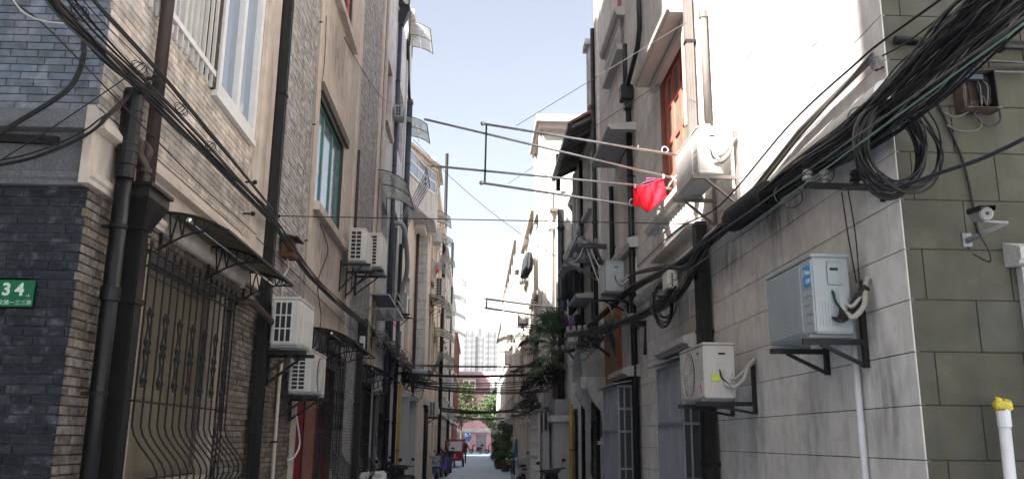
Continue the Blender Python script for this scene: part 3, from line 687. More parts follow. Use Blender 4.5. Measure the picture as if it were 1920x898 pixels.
# the bay
bx = MB(); bx.add([(-2.45,27.2,9.5),(-1.95,29.2,9.5),(-1.62,30,9.5),(-1.62,31.9,9.5),(-2.45,31.9,9.5)]+[(-2.45,27.2,10.45),(-1.95,29.2,10.45),(-1.62,30,10.45),(-1.62,31.9,10.45),(-2.45,31.9,10.45)], [(4,3,2,1,0),(5,6,7,8,9),(0,1,6,5),(1,2,7,6),(2,3,8,7),(3,4,9,8),(4,0,5,9)]); bx.build('bay_base', mt['concrete'], L3)
def wq(a, b, z0, z1, t=.05):
    a, b = Vector((*a, 0)), Vector((*b, 0)); m = MB(); Z = Vector((0,0,1)); n = (b-a).normalized()
    for p, q in ((a+Z*z0, b+Z*z0), (a+Z*z1, b+Z*z1), (a+Z*z0, a+Z*z1), (b+Z*z0, b+Z*z1), ((a+b)/2+Z*z0, (a+b)/2+Z*z1), (a+Z*(z0+(z1-z0)*.55), b+Z*(z0+(z1-z0)*.55))): m.bar(p, q, .07, .07)
    o = m.build('window', mt['white'], L3)
    pn = n.cross(Z).normalized()*.015
    MB().hexa([a+Z*z0-pn, b+Z*z0-pn, b+Z*z0+pn, a+Z*z0+pn, a+Z*z1-pn, b+Z*z1-pn, b+Z*z1+pn, a+Z*z1+pn]).build('pane', mt['glass_sky'], o)
wq((-2.4,27.3), (-1.95,29.2), 10.5, 11.3); wq((-1.95,29.2), (-1.64,30.05), 10.5, 11.3); wq((-1.64,30.1), (-1.64,31.85), 10.5, 11.3)
bx = MB()
for z0, z1, e in ((11.33, 11.45, .08), (11.45, 11.56, .2)):
    q = [(-2.45,27.2-e),(-1.95+e,29.2-e),(-1.62+e,30-e),(-1.62+e,31.97),(-2.45,31.97)]
    bx.add([(*p, z0) for p in q]+[(*p, z1) for p in q], [(4,3,2,1,0),(5,6,7,8,9),(0,1,6,5),(1,2,7,6),(2,3,8,7),(3,4,9,8),(4,0,5,9)])
bx.build('bay_cornice', mt['beige'], L3)
MB().add([(-2.45,27.2,11.56),(-1.9,29.2,11.56),(-1.55,30,11.56),(-1.55,31.97,11.56),(-2.45,31.97,11.56),(-2.45,29,11.9),(-2.45,31.97,11.9)], [(0,1,5),(1,2,5),(2,3,6,5),(3,4,6),(0,5,6,4)]).build('bay_roof', mt['roof_red'], L3)
MB().cub(-10, -2.45, 27.05, 31.95, 10.6, 11.9).build('upper_wall', mt['pink'], L3)
MB().cub(-2.5, -2.0, 30.6, 31.9, 9.35, 9.49).build('bay_gutter', mt['white'], L3)
for (a, b, c, d) in O3:
    if c > 3: window(L3, L3F, a+.02, b-.02, c+.02, d-.02, -.1, 'white' if c > 8 else 'wood_old', 'glass_dark', 2, 2, .07); MB().box(L3F, a-.1, b+.1, c-.14, c-.01, 0, .1).build('window_sill', mt['beige'], L3)
    else: MB().box(L3F, a+.02, b-.02, c, d-.02, -.14, -.1).build('door', mt['wood_old'], L3)
for u in (36.6, 41, 45): MB().box(L3F, u, u+.3, 3., H3, 0, .07).build('pilaster', mt['beige'], L3)
MB().box(L3F, 32, 46, H3-.3, H3, 0, .2).build('cornice', mt['beige'], L3)
MB().box(L3F, 32.0, 46, 3.0, 3.25, 0, .12).build('string_course', mt['concrete'], L3)

def far_row(nm, label, F, y0, y1, H, mat, x_in, floors, step=2.6, fmat='white', gnd=True, loc=None, cor=.2):
    t = thing(nm, label, 'house', (x_in, (y0+y1)/2, 0)); ho = []
    n = max(1, int((y1-y0)/step))
    for i in range(n):
        a = y0 + (y1-y0)*(i+.3)/n; b = a + (y1-y0)/n*.5
        for f in floors: ho.append((a, b, f, f+1.8))
        if gnd: ho.append((a, b, .1, 2.5))
    m = MB(); wall_box(m, F, y0, y1, 0, H, -.4, 0, ho); m.build('wall', mt[mat], t)
    x = F.P(0, 0, -.42).x; MB().cub(min(x, x_in), max(x, x_in), y0+.02, y1-.02, 0, H-.2).build('house_core', mt[mat], t)
    for (a, b, c, d) in ho:
        if c > 1: window(t, F, a+.02, b-.02, c+.02, d-.02, -.12, fmat, 'glass_dark', 2, 1, .08); MB().box(F, a-.12, b+.12, c-.16, c-.01, 0, .14).build('window_sill', mt['concrete'], t)
        else: MB().box(F, a, b, c, d, -.2, -.15).build('door', mt['wood_old'], t)
    MB().box(F, y0, y1, H-.3, H, 0, cor).build('cornice', mt[mat], t)
    MB().box(F, y0, y1, 3.0, 3.2, 0, .12).build('string_course', mt['concrete'], t)
    for i in range(n+1):
        u = min(y1-.3, y0 + (y1-y0)*i/n); MB().box(F, u, u+.28, 3.2, H-.3, 0, .07).build('pilaster', mt[mat], t)
    return t
far_row('terrace_house', 'pale grey terrace house past the pinkish one with metal canopies', Fr('L', -1.9), 46.05, 58, 12.4, 'concrete', -10, (4.2, 7.2, 10.2))
far_row('terrace_house', 'lavender grey terrace house with four small stacked awnings at its edge', Fr('L', -1.95), 58.05, 72, 12.6, 'render_grey', -10, (4.2, 7.2, 10.2))
far_row('terrace_house', 'red painted house at the far end of the left row', Fr('L', -1.8), 72.05, 88, 10.6, 'redbrown', -10, (4.2, 7.2))
# ---------------------------------------------------------------- stucco house on the right corner
R1 = thing('stucco_house', 'pale stucco block house on the right corner with greenish end wall', 'house', (6, 11, 0))
H1 = 13.2
OR = [(10.2,12.05,4.95,7.25), (14.35,15.9,5.2,7.05), (15.1,16.5,10.,11.9), (10.05,11.2,.6,2.7), (14.4,15.9,.6,2.6), (17.0,17.8,0,2.4)]
m = MB(); wall_box(m, RF, 5.24, 18.9, 0, H1, -.4, -.008, OR); rw = m.build('wall', mt['joint'], R1)
m = MB(); m.box(GF, 2.77, 10, 0, H1, -.4, -.008); gw = m.build('end_wall', mt['joint'], R1)
MB().cub(3.2, 10, 5.65, 18.85, 0, H1-.3).build('house_core', mt['interior'], R1)
masonry(rw, RF, [(5.21, 18.9, .66, 12.9)], mt['stucco'], .63, .33, .006, -.03, 0, holes=OR, keep=290, name='stone_block', jit=.0012, tilt=.0008, ch=.1)
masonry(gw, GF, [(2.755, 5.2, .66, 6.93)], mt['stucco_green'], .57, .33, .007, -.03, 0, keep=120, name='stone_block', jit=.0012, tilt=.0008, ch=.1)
# rounded string course with staining under it
zs = 4.05
m = MB(); pr = [(0, zs-.1)] + [(.1*math.cos(a), zs+.1*math.sin(a)) for a in [rad(-80+16*i) for i in range(11)]] + [(0, zs+.12)]
m.prof(RF, pr, 5.225, 14.1); m.build('string_course', mt['stucco'], R1)
# upper red window with its hood, sill and balusters
hood(R1, RF, 10.0, 12.45, 7.22, .34, 'cream', .1)
for (a, b, c, d) in (OR[0], OR[1], OR[2]):
    mm = MB(); mm.box(RF, a, a+.02, c, d, -.38, -.001); mm.box(RF, b-.02, b, c, d, -.38, -.001); mm.box(RF, a+.02, b-.02, d-.02, d, -.38, -.001); mm.build('reveal', mt['redbrown'] if a < 12 else mt['stucco'], R1)
window(R1, RF, 10.23, 12.02, 4.98, 7.2, -.07, 'red_wood', 'curtain', 4, 4, .11, .06)
MB().box(RF, 10.05, 12.3, 7.06, 7.18, .0, .1).build('lintel_moulding', mt['cream'], R1)
MB().prof(RF, [(0, 4.78), (.2, 4.78), (.24, 4.84), (.24, 4.92), (0, 4.95)], 9.95, 12.4).build('window_sill', mt['stucco'], R1)
for i in range(16): MB().lathe2(RF.P(10.08+.145*i, 4.42, .1), (0,0,1), [(0,.035),(.06,.035),(.08,.02),(.2,.045),(.3,.02),(.33,.035),(.36,.035)], 8).build('baluster', mt['stucco'], R1)
MB().box(RF, 9.98, 12.35, 4.34, 4.42, .0, .18).build('balustrade_base', mt['stucco'], R1)
# second upper window
hood(R1, RF, 14.0, 16.2, 7.1, .5, 'granite', .1)
window(R1, RF, 14.38, 15.87, 5.22, 7.03, -.2, 'red_wood', 'glass_dark', 3, 3, .08)
MB().prof(RF, [(0, 5.0), (.14, 5.0), (.18, 5.08), (.18, 5.16), (0, 5.2)], 14.1, 16.1).build('window_sill', mt['concrete'], R1)
MB().box(RF, 14.2, 16.0, 4.2, 4.98, .0, .04).build('apron_panel', mt['concrete'], R1)
# ornate sill high up
window(R1, RF, 15.12, 16.48, 10.02, 11.88, -.15, 'red_wood', 'glass_dark', 2, 3, .08)
MB().prof(RF, [(0, 9.75), (.16, 9.75), (.2, 9.82), (.2, 9.9), (0, 9.96)], 14.8, 16.8).build('window_sill', mt['granite'], R1)
for i in range(11): MB().lathe2(RF.P(15.0+.16*i, 9.15, .08), (0,0,1), [(0,.045),(.08,.045),(.1,.025),(.3,.06),(.45,.025),(.5,.045),(.6,.045)], 8).build('baluster', mt['granite'], R1)
MB().box(RF, 14.85, 16.75, 9.05, 9.15, .0, .16).build('balustrade_base', mt['granite'], R1)
# ground floor: hoods, screened window boxes
MB().prof(RF, [(0, 2.84), (.24, 2.84), (.24, 2.87), (.3, 2.89), (.3, 2.97), (.24, 2.99), (0, 3.07)], 9.95, 11.7).build('window_hood', mt['granite'], R1)
MB().prof(RF, [(0, 2.8), (.24, 2.8), (.24, 2.83), (.3, 2.85), (.3, 2.93), (0, 3.01)], 14.15, 15.8).build('window_hood', mt['granite'], R1)
MB().add([RF.P(9.9,2.8,0), RF.P(11.6,2.8,0), RF.P(11.6,2.7,.42), RF.P(9.9,2.7,.42), RF.P(9.9,2.815,0), RF.P(11.6,2.815,0), RF.P(11.6,2.715,.42), RF.P(9.9,2.715,.42)], [(0,1,2,3),(7,6,5,4),(0,4,5,1),(1,5,6,2),(2,6,7,3),(3,7,4,0)]).build('tin_canopy', mt['galv'], R1)
MB().add([RF.P(14.2,2.75,0), RF.P(16.3,2.75,0), RF.P(16.3,2.67,.42), RF.P(14.2,2.67,.42), RF.P(14.2,2.765,0), RF.P(16.3,2.765,0), RF.P(16.3,2.685,.42), RF.P(14.2,2.685,.42)], [(0,1,2,3),(7,6,5,4),(0,4,5,1),(1,5,6,2),(2,6,7,3),(3,7,4,0)]).build('tin_canopy', mt['galv'], R1)
def screen_box(u0, u1, v0, v1, dp, vm, label):
    t = thing('window_cage', label, 'window cage', RF.P((u0+u1)/2, v0, dp/2), 'screened boxes built out over ground-floor windows')
    m = MB()
    for u in (u0, (u0+u1)/2, u1):
        MB().box(RF, u-.016, u+.016, v0, v1, dp-.02, dp+.012).build('post', mt['galv'], t)
    for v in (v0, vm, v1): MB().box(RF, u0-.016, u1+.016, v-.018, v+.018, dp-.022, dp+.014).build('rail', mt['galv'], t)
    for u in (u0,):
        for v in (v0, vm, (vm+v0)/2, (vm+v1)/2, v1): MB().box(RF, u-.017, u+.013, v-.016, v+.016, .0, dp).build('side_rail', mt['galv'], t)
        for d in (.02, dp*.36, dp*.68): MB().box(RF, u-.014, u+.01, v0, v1, d, d+.022).build('side_bar', mt['galv'], t)
    MB().box(RF, u0+.014, u0+.02, v0, v1, .01, dp-.02).build('insect_screen', mt['mesh'], t)
    for a, b in ((v0, vm), (vm, v1)):
        for i in range(2):
            p, q = u0+(u1-u0)*i/2, u0+(u1-u0)*(i+1)/2
            MB().box(RF, p+.018, q-.018, a+.02, b-.02, dp-.012, dp-.004).build('frosted_panel', mt['screen'], t)
    return t
screen_box(9.95, 11.25, .7, 2.66, .34, 1.95, 'frosted plastic window cage under the nearer concrete hood')
screen_box(14.32, 15.95, .7, 2.64, .36, 1.9, 'barred screened window cage between drainpipe and arched porch')
window(R1, RF, 10.1, 11.15, .65, 2.65, -.1, 'wood_old', 'glass_dark', 2, 1, .07)
window(R1, RF, 14.45, 15.85, .65, 2.55, -.1, 'wood_old', 'glass_dark', 2, 1, .07)
MB().box(RF, 17.02, 17.78, 0, 2.38, -.2, -.15).build('door', mt['wood_old'], R1)
MB().box(RF, 5.3, 18.9, H1-.25, H1, 0, .2).build('cornice', mt['stucco'], R1)
for i, dd in enumerate((.0, .07)): MB().box(RF, 18.3+.2*i, 18.48+.2*i, 3.4, H1-.25, .0, .05).build('pilaster', mt['stucco'], R1)
# the hood and jamb of a window at the right edge of the end wall
MB().prof(GF, [(0, 2.86), (.14, 2.86), (.17, 2.89), (.17, 2.96), (0, 3.02)], 3.4, 4.6).build('window_hood', mt['granite'], R1)
MB().box(GF, 3.47, 3.58, 1.2, 2.855, .0, .06).build('jamb', mt['granite'], R1)
MB().box(GF, 3.585, 4.5, 1.2, 2.85, .0, .02).build('window', mt['glass_dark'], R1)

# ---------------------------------------------------------------- eaved house next on the right
R2 = thing('eaved_house', 'shaded grey house with deep dark eaves and faded red roof', 'house', (6, 23, 0))
OR2 = [(19.6,20.8,7.3,8.9), (21.6,22.8,7.3,8.9), (23.8,25.4,7.3,8.9), (19.7,21.2,3.9,6.1), (22.4,24.,3.9,6.1), (19.0,20.2,0,2.6), (23,25,.2,2.6)]
m = MB(); wall_box(m, RF, 18.92, 28.9, 0, 9.4, -.4, 0, OR2); m.build('wall', mt['stucco'], R2)
MB().cub(3.2, 10, 18.95, 28.85, 0, 9.3).build('house_core', mt['interior'], R2)
for (a, b, c, d) in OR2:
    if c > 1:
        window(R2, RF, a+.02, b-.02, c+.02, d-.02, -.14, 'wood_old', 'glass_dark', 2, 2, .07)
        MB().box(RF, a-.12, b+.12, c-.14, c-.01, 0, .12).build('window_sill', mt['granite'], R2)
    else: MB().box(RF, a, b, c, d, -.2, -.15).build('door', mt['wood_old'], R2)
for u0, v in ((19.5, 6.3), (22.2, 6.3), (19.5, 5.0)): hood(R2, RF, u0, u0+1.7, v, .45, 'granite', .09)
for (u, v0, v1) in ((21.0, 7.3, 8.7), (19.1, 7.0, 8.6), (21.2, 5.3, 6.4), (25.6, 6., 7.6)):
    m = MB(); m.box(RF, u, u+.5, v0, v0+.06, 0, .05); m.box(RF, u, u+.5, v1-.06, v1, 0, .05); m.box(RF, u, u+.06, v0+.06, v1-.06, 0, .05); m.box(RF, u+.44, u+.5, v0+.06, v1-.06, 0, .05); m.build('frame_moulding', mt['concrete'], R2)
for u in (18.98, 21.3, 23.1, 26, 28.4): MB().box(RF, u, u+.3, 3.2, 9.2, 0, .06).build('pilaster', mt['concrete'], R2)
# eaves: boards, gutter, roof
m = MB(); m.add([RF.P(19.0,9.3,0), RF.P(23.2,9.3,0), RF.P(23.2,9.0,.58), RF.P(19.0,9.0,.58), RF.P(19.0,9.38,0), RF.P(23.2,9.38,0), RF.P(23.2,9.08,.58), RF.P(19.0,9.08,.58)], [(0,1,2,3),(7,6,5,4),(0,4,5,1),(1,5,6,2),(2,6,7,3),(3,7,4,0)]); m.build('soffit', mt['eave'], R2)
for i in range(6):
    u = 19.3+.7*i; MB().add([RF.P(u,9.2,0), RF.P(u+.06,9.2,0), RF.P(u+.06,8.94,.55), RF.P(u,8.94,.55), RF.P(u,9.3,0), RF.P(u+.06,9.3,0), RF.P(u+.06,9.01,.55), RF.P(u,9.01,.55)], [(0,1,2,3),(7,6,5,4),(0,4,5,1),(1,5,6,2),(2,6,7,3),(3,7,4,0)]).build('rafter', mt['wood_old'], R2)
MB().bar(RF.P(18.95,9.05,.62), RF.P(23.25,9.05,.62), .1, .12).build('gutter', mt['duct'], R2)
m = MB(); m.add([(XR-.64,18.95,9.09),(XR-.64,23.3,9.09),(5.4,23.3,11.0),(5.4,18.95,11.0),(XR-.64,18.95,9.16),(XR-.64,23.3,9.16),(5.4,23.3,11.1),(5.4,18.95,11.1)], [(3,2,1,0),(4,5,6,7),(0,1,5,4),(1,2,6,5),(2,3,7,6),(3,0,4,7)]); m.build('roof', mt['roof_red'], R2)
MB().cub(3.0, 3.45, 19.0, 19.5, 10, 11.3).build('chimney', mt['concrete'], R2)
MB().cub(2.6, 3.0, 18.95, 19.35, 9.6, 11.15).build('gable_post', mt['concrete'], R2); MB().cub(2.52, 3.08, 18.9, 19.43, 11.15, 11.3).build('gable_cap', mt['concrete'], R2)
# ---------------------------------------------------------------- tall cream house
XR3 = 2.25; R3F = Fr('R', XR3)
R3 = thing('cream_house', 'sunlit tall cream house with white downpipe on its end wall', 'house', (6, 36, 0))
m = MB(); wall_box(m, R3F, 29.0, 32.2, 0, 12.9, -.4, 0, [(30.2, 31.5, v, v+1.9) for v in (3.9, 7, 10)]); m.build('wall', mt['cream'], R3)
MB().cub(2.66, 10, 28.98, 32.2, 0, 12.85).build('house_core', mt['cream'], R3)
S3 = Fr('S', 28.98)
MB().box(S3, 2.252, 2.66, 0, 12.9, -.3, 0).build('end_pier', mt['cream'], R3)
for a, b in ((2.252, 2.36), (2.72, 2.9)): MB().box(S3, a, b, 2, 12.2, 0, .06).build('pilaster', mt['cream'], R3)
m = MB(); m.cub(2.0, 10, 28.5, 32.3, 12.9, 13.15); m.cub(2.1, 10, 28.7, 32.25, 12.75, 12.9); m.build('cornice', mt['cream'], R3)
MB().cub(2.5, 3.2, 28.7, 28.98, 9.6, 9.7).build('ledge', mt['wood_old'], R3)
for v in (3.9, 7, 10):
    window(R3, R3F, 30.22, 31.48, v+.02, v+1.88, -.12, 'white', 'glass_dark', 2, 1, .08); MB().box(R3F, 30.1, 31.6, v-.16, v-.01, 0, .14).build('window_sill', mt['cream'], R3)
for u in (29.3, 31.75): MB().box(R3F, u, u+.35, 3, 12.7, 0, .09).build('pilaster', mt['cream'], R3)
MB().box(S3, 2.74, 3.4, 10.4, 11.8, 0, .06).build('window', mt['white'], R3)
far_row('terrace_house', 'lower cream house with drying clothes just past the tall one', Fr('R', 2.27), 32.35, 45, 10.9, 'cream', 10, (4.2, 7.2))
far_row('terrace_house', 'pale house with stepped parapet beyond the cream one', Fr('R', 2.15), 45.05, 60, 12.7, 'cream', 10, (4.2, 7.2))
far_row('terrace_house', 'white rendered house near the far end on the right', Fr('R', 2.25), 60.05, 74, 13.4, 'white', 10, (4.2, 7.2, 9.8))
far_row('terrace_house', 'last grey house with a chimney on the right row', Fr('R', 2.3), 74.05, 90, 12.2, 'concrete', 10, (4.2, 7.2))
# ---------------------------------------------------------------- far end: pink house, wall, towers
PH = thing('pink_house', 'pink house with red tiled roof closing the lane', 'house', (1, 124, 0)); PF = Fr('S', 120)
ho = [(-1.0,.4,4.6,6.6), (2.2,3.9,4.0,6.9), (5.2,6.6,4.6,6.6), (-3.4,-2,4.6,6.6), (.2,1.6,0,2.4), (-2.6,-1,.6,2.4), (3.4,5,.6,2.4)]
m = MB(); wall_box(m, PF, -14, 14, 0, 8., -.4, 0, ho); m.build('wall', mt['pink_wall'], PH); MB().cub(-13.9, 13.9, 120.45, 130, 0, 7.9).build('house_core', mt['interior'], PH)
for (a, b, c, d) in ho:
    if c > 3: window(PH, PF, a, b, c, d, -.08, 'white', 'glass_dark', 2, 2, .1)
    else: MB().box(PF, a, b, c, d, -.2, -.1).build('door', mt['galv'], PH)
MB().add([(-14.3,119.4,7.9),(14.3,119.4,7.9),(14.3,125,11.4),(-14.3,125,11.4),(-14.3,130.6,7.9),(14.3,130.6,7.9)], [(0,1,2,3),(3,2,5,4),(0,3,4),(1,5,2),(0,4,5,1)]).build('roof', mt['roof_red'], PH)
for x in (-.9,): 
    MB().cub(x-.9, x+.9, 120.6, 123, 8.6, 10.0).build('dormer', mt['white'], PH)
    for q in (-.45, .45): MB().cub(x+q-.3, x+q+.3, 120.55, 120.62, 8.9, 9.7).build('dormer_window', mt['glass_dark'], PH)
MB().add([(-2.1,120.3,9.95),(.3,120.3,9.95),(.3,124,10.9),(-2.1,124,10.9),(-2.1,120.3,10.05),(.3,120.3,10.05),(.3,124,11.),(-2.1,124,11.)], [(3,2,1,0),(4,5,6,7),(0,1,5,4),(1,2,6,5),(2,3,7,6),(3,0,4,7)]).build('dormer_roof', mt['roof_red'], PH)
MB().cub(2.0, 5.2, 119.7, 122, 8.0, 10.2).build('white_dormer', mt['white'], PH); MB().cub(2.6, 4.4, 119.62, 119.72, 8.3, 9.7).build('dormer_window', mt['tower_glass'], PH)
m = MB(); m.prof(PF, [(0, 2.7), (.5, 2.7), (.5, 3.1), (0, 3.2)], -6, 2.2); m.build('porch_ledge', mt['concrete'], PH)
def tower(label, x, y, wd, H, n, nz, top):
    t = thing('apartment_tower', label, 'tower block', (x, y, 0), 'apartment towers beyond the lane')
    MB().cub(x-wd/2, x+wd/2, y, y+12, 0, H).build('wall', mt['tower'], t)
    w_, b_ = MB(), MB(); fh = H/nz; pw = wd/n
    for i in range(n):
        xc = x-wd/2+pw*(i+.5)
        if i % 2 == 0:
            w_.lathe2((xc, y+.3, 0), (0,0,1), [(0, pw*.5), (H-.5, pw*.5)], 14)
            for k in range(nz+1): b_.lathe2((xc, y+.3, max(0, k*fh-.75)), (0,0,1), [(0, pw*.54), (1.35, pw*.54)], 14)
        else:
            for k in range(nz): w_.cub(xc-pw*.3, xc+pw*.3, y-.05, y+.2, k*fh+.9, k*fh+fh-.45)
    for k in range(nz):
        for q in (2, 6): w_.cub(x-wd/2-.05, x-wd/2+.2, y+q, y+q+2.4, k*fh+.9, k*fh+fh-.5)
    w_.build('windows', mt['tower_glass'], t, kind='stuff'); b_.build('balconies', mt['tower'], t, kind='stuff')
    if top:
        MB().cub(x-wd*.3, x+wd*.3, y+1, y+9, H, H+top).build('penthouse', mt['tower'], t); MB().cub(x-wd*.12, x+wd*.12, y+.9, y+1.1, H+top*.2, H+top*.8).build('penthouse_window', mt['tower_glass'], t)
    else: MB().cub(x-wd*.4, x+wd*.4, y+1, y+9, H, H+1.6).build('parapet', mt['tower'], t)
tower('slim pale apartment tower, the left one of the far trio', -3.4, 420, 5.8, 53, 4, 19, 0)
tower('middle far tower with an arched top storey', 1.6, 422, 4.1, 51, 3, 18, 6)
tower('pale apartment tower nearest the right-hand roofs', 8.6, 421, 8, 53, 5, 19, 0)
# ================================================================ fittings on the left
pipe('drainpipe', 'black plastic drainpipe with cables running into its open top', LF, 5.34, .3, 3.98, .1, .05, mt['pvc_black'], None, (2.0, 3.05), (3.42, 2.62), cat='drainpipe', n=18)
o = KIDS[[k for k in KIDS if k.startswith('drainpipe')][-1]]
MB().lathe2(LF.P(5.34, 3.46, .1), (0,0,1), [(0,.052),(0,.064),(.5,.066),(.52,.06)], 18).build('top_sleeve', mt['pvc_black'], o[0].parent)
for v in (3.55, 3.6, 3.78, 3.83): MB().lathe2(LF.P(5.34, v, .1), (0,0,1), [(-.006,.07),(.006,.07)], 18).build('tie', mt['cable'], o[0].parent)
pipe('soil_pipe', 'thick brown soil pipe rising from a dark hopper', LF, 5.76, 3.3, 9, .085, .046, mt['brown'], None, (4.25, 5.6), (), cat='pipe', n=16)
t = thing('rain_hopper', 'dark rain hopper box on a square downpipe by the grilled window', 'rain hopper', LF.P(5.9, .3, .1))
m = MB()
def fr_box(a, b):      # tapered box between two rectangles (u0,u1,v,d0,d1)
    m.hexa([LF.P(a[0],a[2],a[3]),LF.P(a[1],a[2],a[3]),LF.P(a[1],a[2],a[4]),LF.P(a[0],a[2],a[4]),LF.P(b[0],b[2],b[3]),LF.P(b[1],b[2],b[3]),LF.P(b[1],b[2],b[4]),LF.P(b[0],b[2],b[4])])
fr_box((5.59,5.73,3.1,.03,.15), (5.49,5.87,3.3,.01,.21)); m.box(LF, 5.49, 5.87, 3.3, 3.37, .01, .21); m.build('hopper', mt['duct'], t)
MB().box(LF, 5.47, 5.89, 3.37, 3.395, .005, .23).build('rim', mt['duct'], t)
MB().box(LF, 5.6, 5.72, .3, 3.1, .03, .15).build('downpipe', mt['duct'], t, bevel=.01)
MB().box(LF, 5.58, 5.74, 2.6, 2.64, .0, .162).build('strap', mt['iron'], t)
for k, (du, pl) in enumerate(((-.1, [(5.61,3.36,.1),(5.61,3.55,.1),(5.59,3.64,.13),(5.61,3.7,.08)]), (.0, [(5.55,3.36,.15),(5.54,3.5,.15),(5.49,3.58,.12),(5.47,3.66,.12),(5.50,3.72,.05)]))):
    tt = thing('vent_pipe', ['brown stub pipe standing in the hopper behind its twin', 'bent brown stub pipe in front with a narrow spout'][k], 'pipe', LF.P(5.86, 3.36, .1), 'brown stub pipes in the hopper')
    MB().tube(smooth_path([LF.P(*p) for p in pl], 5), .036 if k == 0 else .028, 12).build('pipe_run', mt['brown'], tt)
    MB().lathe2(LF.P(pl[1][0], pl[1][1]-.03, pl[1][2]), (0,0,1), [(0,.043),(.03,.043)], 12).build('socket', mt['brown'], tt)
duct('downpipe', 'square dark downpipe strapped to the wall beyond the grilled window', LF, 9.22, .3, 12, .13, .11, .04, mt['duct'], 'square downpipes on the left', (3.55, 1.9, 5.6), 2)
t = thing('waste_elbow', 'brown bent waste pipe crossing the square downpipe', 'pipe', LF.P(8.9, 2.9, 0))
MB().tube(smooth_path([LF.P(8.45,3.06,.0), LF.P(8.5,3.06,.13), LF.P(8.75,3.0,.19), LF.P(9.1,2.95,.2), LF.P(9.7,2.9,.16), LF.P(9.95,2.9,.03)], 5), .038, 12).build('pipe_run', mt['brown'], t)
pipe('drain_hose', 'beige condensate pipe with a hooked top beneath the lower air conditioner', LF, 10.35, .3, 2.62, .05, .022, mt['pvc_beige'], None, (1.7,), (), pts=smooth_path([LF.P(10.9,2.45,.04), LF.P(10.7,2.55,.09), LF.P(10.6,2.68,.07), LF.P(10.45,2.66,.05), LF.P(10.38,2.5,.05), LF.P(10.35,2.2,.05), LF.P(10.35,1.2,.05), LF.P(10.35,.3,.05)], 5))
pipe('conduit', 'thin beige conduit down the seam between brick and render', LF, 11.5, 3.4, 11, .03, .014, mt['pvc_beige'], None, (4.4, 6.1, 7.7), (), cat='conduit', n=8)
pipe('conduit', 'thin pale conduit at the far edge of the rendered panel', LF, 15.62, 3.3, 5.3, .03, .014, mt['pvc_white'], None, (4.0,), (), cat='conduit', n=8)
pipe('rust_pipe', 'rust brown pipe stub beside the green window panel', LF, 15.75, 5.3, 7.2, .04, .035, mt['brown'], None, (6.4,), ())
pipe('downpipe', 'dark slender downpipe with a black hopper on the rendered house', LF, 22.2, 2.9, 13.2, .07, .06, mt['pipe_blue'], None, (6, 9, 11.5), (8.5,), cat='drainpipe')
t = thing('rain_hopper', 'black double rain hopper high on the slender downpipe', 'rain hopper', LF.P(22.2, 13.2, .1))
MB().box(LF, 22.02, 22.4, 13.75, 14.6, .02, .3).build('hopper', mt['black'], t, bevel=.02); m = MB(); fr_box((22.1,22.3,13.2,.03,.16), (22.02,22.4,13.6,.02,.3)); m.build('hopper_neck', mt['black'], t)
pipe('downpipe', 'slate blue downpipe running up past the high awning', LF, 25.7, 7.5, 12.4, .1, .1, mt['pipe_blue'], None, (10.2,), (9.0, 12.3), cat='drainpipe')
pipe('vent_pipe', 'thin cranked black vent pipe above the blue downpipe', LF, 25.7, 12.4, 14.9, .06, .05, mt['pvc_black'], None, (), (), pts=[LF.P(25.7,12.3,.1), LF.P(25.3,13.0,.06), LF.P(24.8,13.9,.06), LF.P(24.8,15.1,.06)])
for k, (u, lb) in enumerate(((22.3, 'nearest'), (22.75, 'middle'), (24.75, 'farthest'))):
    pipe('soil_pipe', 'black soil pipe under the barred cage, %s of three' % lb, LF, u, .2, 7.4, .1, .06, mt['pvc_black'], 'black soil pipes on the rendered house', (3.2, 5.6), (2.2, 4.2), cat='drainpipe')
pipe('vent_pipe', 'fat grey elbowed pipe leaning out below the clear awning', LF, 24, 7.4, 6.3, .2, .07, mt['acgrille'], None, (), (), pts=smooth_path([LF.P(23.0,7.6,.0), LF.P(23.1,7.5,.3), LF.P(24.2,6.6,.35), LF.P(24.6,6.0,.2), LF.P(24.7,5.4,.15)], 5))
pipe('gas_pipe', 'yellow gas riser standing by the porch of the terrace house', LF, 26.0, .2, 3.35, .12, .045, mt['yellow'], None, (1.4,), (2.1,), cat='gas pipe')
pipe('stay_pipe', 'slanting slate pipe propped below the white panel', LF, 26, 2.8, 4.6, .15, .07, mt['pipe_blue'], None, (), (), pts=[LF.P(23.2,3.3,.1), LF.P(24.0,4.35,.2), LF.P(24.1,4.7,.2)])
pipe('downpipe', 'rusty brown downpipe in the recess beside the stone pier', LF, 31.5, 3.3, 9.8, .1, .06, mt['brown'], None, (5, 7), (6,), cat='drainpipe')
pipe('downpipe', 'black downpipe from roof to porch on the pinkish house', L3F, 44.9, .3, 17.2, .12, .09, mt['pvc_black'], None, (5, 9), (7,), cat='drainpipe')
pipe('downpipe', 'tall black downpipe at the four small awnings', Fr('L', -1.95), 59.5, .3, 15.5, .1, .1, mt['pvc_black'], None, (5, 9), (7,), cat='drainpipe')
pipe('downpipe', 'black drainpipe at the porch corner by the scooters', L3F, 33.2, .2, 3.0, .08, .08, mt['pvc_black'], None, (), (2.8,), cat='drainpipe')
duct('downpipe', 'dark square downpipe between the two further grilles', LF, 17.1, .3, 3.6, .14, .1, .03, mt['duct'], 'square downpipes on the left', (2.4,), 2)

